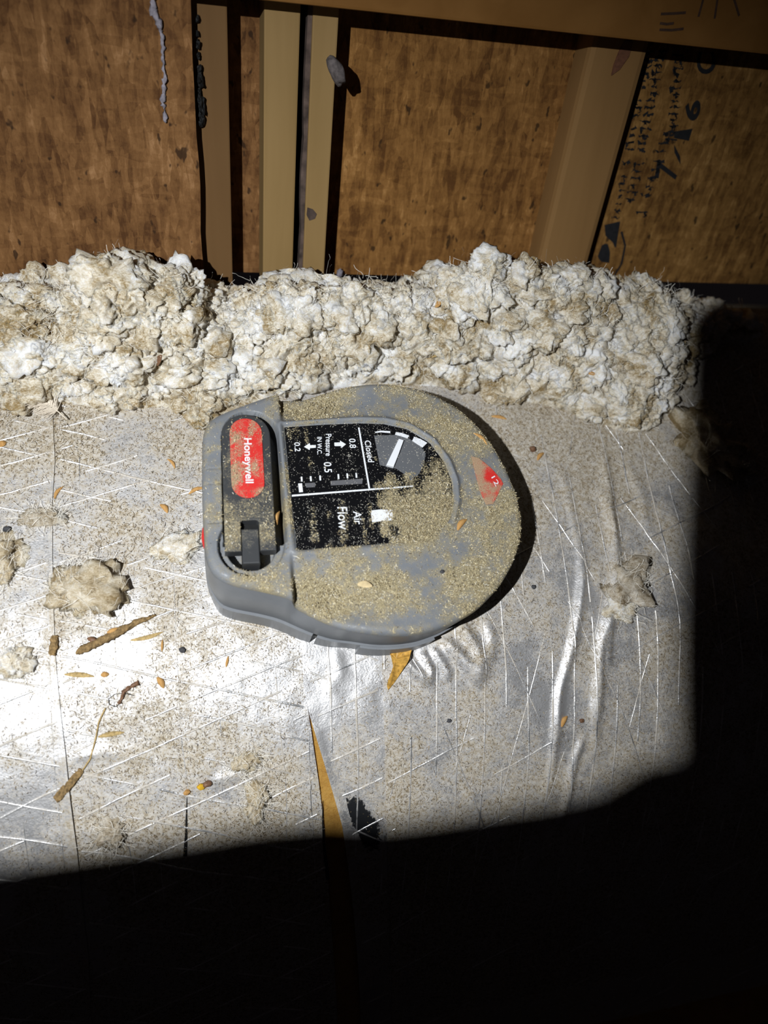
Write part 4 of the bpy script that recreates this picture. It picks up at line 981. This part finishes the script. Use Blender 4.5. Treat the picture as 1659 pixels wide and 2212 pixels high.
# tufts of wool
def tuft(px, py, sx, sy, hgt, label, mat='tuft', seed=1, ang=0.0, nf=90, z0=0):
    g = at(px, py); g[2] += z0; s = ICO3[0]; off = np.array([seed * 7.3, seed * 3.1, seed * 1.7])
    r = 1 + .55 * fbm(s * 1.3 + off, 2, seed) + .3 * (1 - 2 * np.abs(vnoise(s * 2.6 + off, seed))) + .16 * (1 - 2 * np.abs(vnoise(s * 5.5 + off, seed + 3)))
    v = s * r[:, None]; v[:, 2] = np.where(v[:, 2] < 0, v[:, 2] * .15, v[:, 2]); ca, sa = math.cos(ang), math.sin(ang)
    v = v * np.array([sx, sy, hgt]); v = np.c_[v[:, 0] * ca - v[:, 1] * sa, v[:, 0] * sa + v[:, 1] * ca, v[:, 2]]
    o = thing('wool_tuft', (v + g, ICO3[1]), M[mat], g, label, 'insulation')
    rr = np.random.default_rng(seed); nf = nf * 3; b = v[rr.choice(len(v), nf)]
    fvv, fff = fibres(nf, b, rr.uniform(.004, .012, nf * 3)[:nf], rr.uniform(.0001, .00026, nf), rr, np.zeros(3)); obj('tuft_fibres', mesh('tuft_fibres', fvv, fff, M['strand']), o, kind='stuff')
    return o
tuft(192, 1272, .0165, .0120, .0085, 'large curled tuft of dirty wool left of the actuator', seed=3, ang=-.3, nf=160)
tuft(150, 1260, .0085, .0070, .0050, 'small pale wool scrap attached left of the large tuft', seed=5)
tuft(392, 1184, .0125, .0065, .0050, 'flat cream wool tuft beside the red side button', 'wool', 8, .4)
tuft(6, 1198, .0090, .0090, .0075, 'round wool tuft at the left picture edge', seed=9)
tuft(4, 1238, .0060, .0050, .0040, 'small wool scrap just below the round edge tuft', seed=12)
tuft(34, 1430, .0066, .0058, .0050, 'small grey fluff ball on the bright foil at far left', 'wool', 14)
tuft(532, 1642, .0062, .0052, .0030, 'yellowish wool scrap below the actuator, left of the split', seed=15)
tuft(548, 1700, .0040, .0075, .0024, 'long wool scrap trailing under the yellowish one', seed=17, ang=.35)
tuft(550, 1745, .0045, .0055, .0022, 'lowest wool scrap near the shadow edge', seed=18, ang=.5)
tuft(240, 1795, .0075, .0065, .0040, 'brown wool tuft at the shadow edge on the left', 'stained', seed=19)
tuft(1352, 1262, .0145, .0125, .0055, 'matted wool tuft on the right foil below the heap', 'stained', 23, .3, 140)
tuft(1332, 1312, .0090, .0070, .0045, 'smaller wool scrap under the matted tuft', 'wool', 24)
tuft(1530, 960, .0180, .0250, .0120, 'wool tuft lying in the dark beyond the shadow line', 'tuft', 25, .5, 160)
tuft(1600, 1000, .0090, .0110, .0070, 'small wool scrap in the dark at the right edge', 'tuft', 26)
tuft(88, 1118, .0105, .0038, .0014, 'thin brown fluff along the left seam', 'stained', 28, .1)
# feather
fa, fb = at(148, 914), at(62, 872); fa[2] += .004; fb[2] += .010
sh = resample(np.array([fa, (fa * .6 + fb * .4) + [0, .002, .003], fb]), 24, False); v, f = tube_vf(sh, np.linspace(.00045, .00015, 24), 6)
fe = thing('feather', (v, f), M['down'], fa, 'small pale downy feather at the foot of the heap', 'feather')
rb = np.random.default_rng(4); nb = 420; ti_ = rb.integers(6, 24, nb); bp_ = sh[ti_]; dirv = _n(fb - fa); side = np.cross(dirv, [0, 0, 1.0]); side /= np.linalg.norm(side)
sg = rb.choice([-1, 1], nb)[:, None]; tips = bp_ + sg * side * rb.uniform(.004, .010, nb)[:, None] + dirv * rb.uniform(.002, .008, nb)[:, None] + np.c_[np.zeros((nb, 2)), rb.uniform(-.003, .002, nb)]
wv_ = np.cross(tips - bp_, [0, 0, 1.0]); wv_ /= np.linalg.norm(wv_, axis=1)[:, None]; wv_ *= .00022
V = np.stack([bp_ - wv_, bp_ + wv_, tips + wv_ * .3, tips - wv_ * .3], 1).reshape(-1, 3); obj('vane', mesh('vane', V - fa, np.arange(nb * 4).reshape(-1, 4), M['down']), fe, kind='stuff')
# chips and stalks caught in the heap
def in_pile(px, py):
    for yy in np.linspace(.19, .322, 240):
        g = on_y(px, py, yy)
        if g[2] <= pile_z(np.array([g[0]]), np.array([yy]))[0] + .004: return g
    return g
def pile_chip(name, p0, p1, wid, mat, label, cat):
    a, b = in_pile(*p0) + [0, -.002, .003], in_pile(*p1) + [0, -.002, .004]
    thing(name, husk_vf(a, b, wid, .0012, .05), M[mat], (a + b) / 2, label, cat)
pile_chip('wood_splinter', (150, 622), (180, 606), .0030, 'husk', 'amber splinter standing on top of the heap left of the big clump', 'splinter')
pile_chip('wood_splinter', (195, 742), (212, 728), .0026, 'husk', 'orange splinter caught midway up the heap', 'splinter')
pile_chip('wood_splinter', (930, 772), (958, 766), .0026, 'straw', 'tan splinter in the wool above the actuator', 'splinter')
pile_chip('leaf_scrap', (936, 664), (950, 654), .0050, 'husk', 'orange leaf scrap at the top of the heap in the middle', 'leaf')
pile_chip('leaf_scrap', (1262, 806), (1280, 812), .0030, 'husk', 'small orange flake on the front of the heap at right', 'leaf')
pile_chip('leaf_scrap', (340, 790), (350, 770), .0040, 'seed', 'red-brown scrap in a hollow of the heap', 'leaf')
pile_chip('leaf_scrap', (460, 772), (492, 770), .0040, 'bark', 'dark bark scrap in the hollow above the lever', 'bark')
pile_chip('leaf_scrap', (728, 706), (742, 700), .0050, 'bark', 'dark round scrap on the heap beneath the split studs', 'bark')

# ------------------------------------------------------------------ on the wall
def wp(px, py, off): 
    a = W(px, py, off); return WO + np.array([1.0, 0, 0]) * a[0] + U * a[1] + WN * off
wb = resample(np.array([wp(*q, PROUD + .0085) for q in ((334, -20), (330, 20), (345, 50), (352, 90), (350, 130), (356, 170), (352, 210), (357, 262))]), 60, False)
v, f = tube_vf(wb, .0005 + .0009 * np.abs(fbm(np.c_[np.arange(60) * .35, np.zeros(60), np.zeros(60)], 3, 5)) + .0012 * np.exp(-((np.arange(60) - 10) / 5.) ** 2), 7); v = v + .0011 * np.stack([fbm(v * 500, 3, k) for k in range(3)], 1)
thing('cobweb', (v, f), M['web'], wb[0], 'pale dusty cobweb strand hanging on the left board sheet', 'cobweb')
a_, b_ = wp(714, 128, PROUD + .004), wp(736, 176, PROUD + .004); c_ = (a_ + b_) / 2
s = ICO2[0]; r = 1 + .18 * fbm(s * 2 + 3, 3, 2); ax = _n(b_ - a_); o2 = _n(np.cross(ax, WN)); v = (s[:, :1] * ax * .0088 + s[:, 1:2] * o2 * .0042 + s[:, 2:] * WN * .0048) * r[:, None]
thing('lint_cocoon', (v + c_, ICO2[1]), M['lint'], c_, 'grey oblong cocoon stuck to the narrow pale stud', 'cocoon')
c_ = wp(734, 590, .008); v = ICO2[0] * (1 + .3 * fbm(ICO2[0] * 2, 2, 1))[:, None] * np.array([.0022, .0024, .0040])
thing('lint_speck', (v + c_, ICO2[1]), M['web'], c_, 'white lint speck on the middle board sheet above the heap', 'lint')

# ------------------------------------------------------------------ the torch behind the camera: an added plate out of view cuts its beam
T_ = .17
def tow(px, py):
    g = F(px, py); return LAMP + (g - LAMP) * T_
axis = _n(P(*LAMP_AIM) - LAMP); torch = empty('torch_with_blocker', LAMP - axis * .03, label='black torch behind the viewpoint with an added blocker shaping the shadow edges', category='lamp')
TO = LAMP - axis * .03
cyl = resample(np.array([LAMP - axis * .10, LAMP - axis * .012]), 8, False); v, f = tube_vf(cyl, .016, 20)
obj('lamp_body', mesh('lamp_body', v - TO, f, M['housing'], False), torch)
edge_px = [(-150, 1885), (0, 1862), (200, 1832), (400, 1806), (560, 1780), (700, 1768), (830, 1778), (920, 1768), (1060, 1748), (1180, 1732), (1290, 1706), (1340, 1676), (1390, 1648), (1450, 1636), (1464, 1628), (1464, 1560), (1466, 1400), (1470, 1200), (1476, 1000), (1486, 800), (1494, 720), (1512, 672), (1560, 640), (1640, 606), (1800, 590)]  # outline of the added blocker, drawn along the shadow edge it casts
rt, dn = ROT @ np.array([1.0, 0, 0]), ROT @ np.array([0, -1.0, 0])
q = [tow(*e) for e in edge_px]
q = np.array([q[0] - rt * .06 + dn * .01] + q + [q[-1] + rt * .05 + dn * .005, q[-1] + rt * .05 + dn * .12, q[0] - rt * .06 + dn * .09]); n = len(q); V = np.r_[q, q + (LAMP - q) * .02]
obj('shadow_blocker', mesh('shadow_blocker', V - TO, [list(range(n))[::-1], [n + i for i in range(n)]] + [[i, (i + 1) % n, n + (i + 1) % n, n + i] for i in range(n)], M['housing'], False), torch)
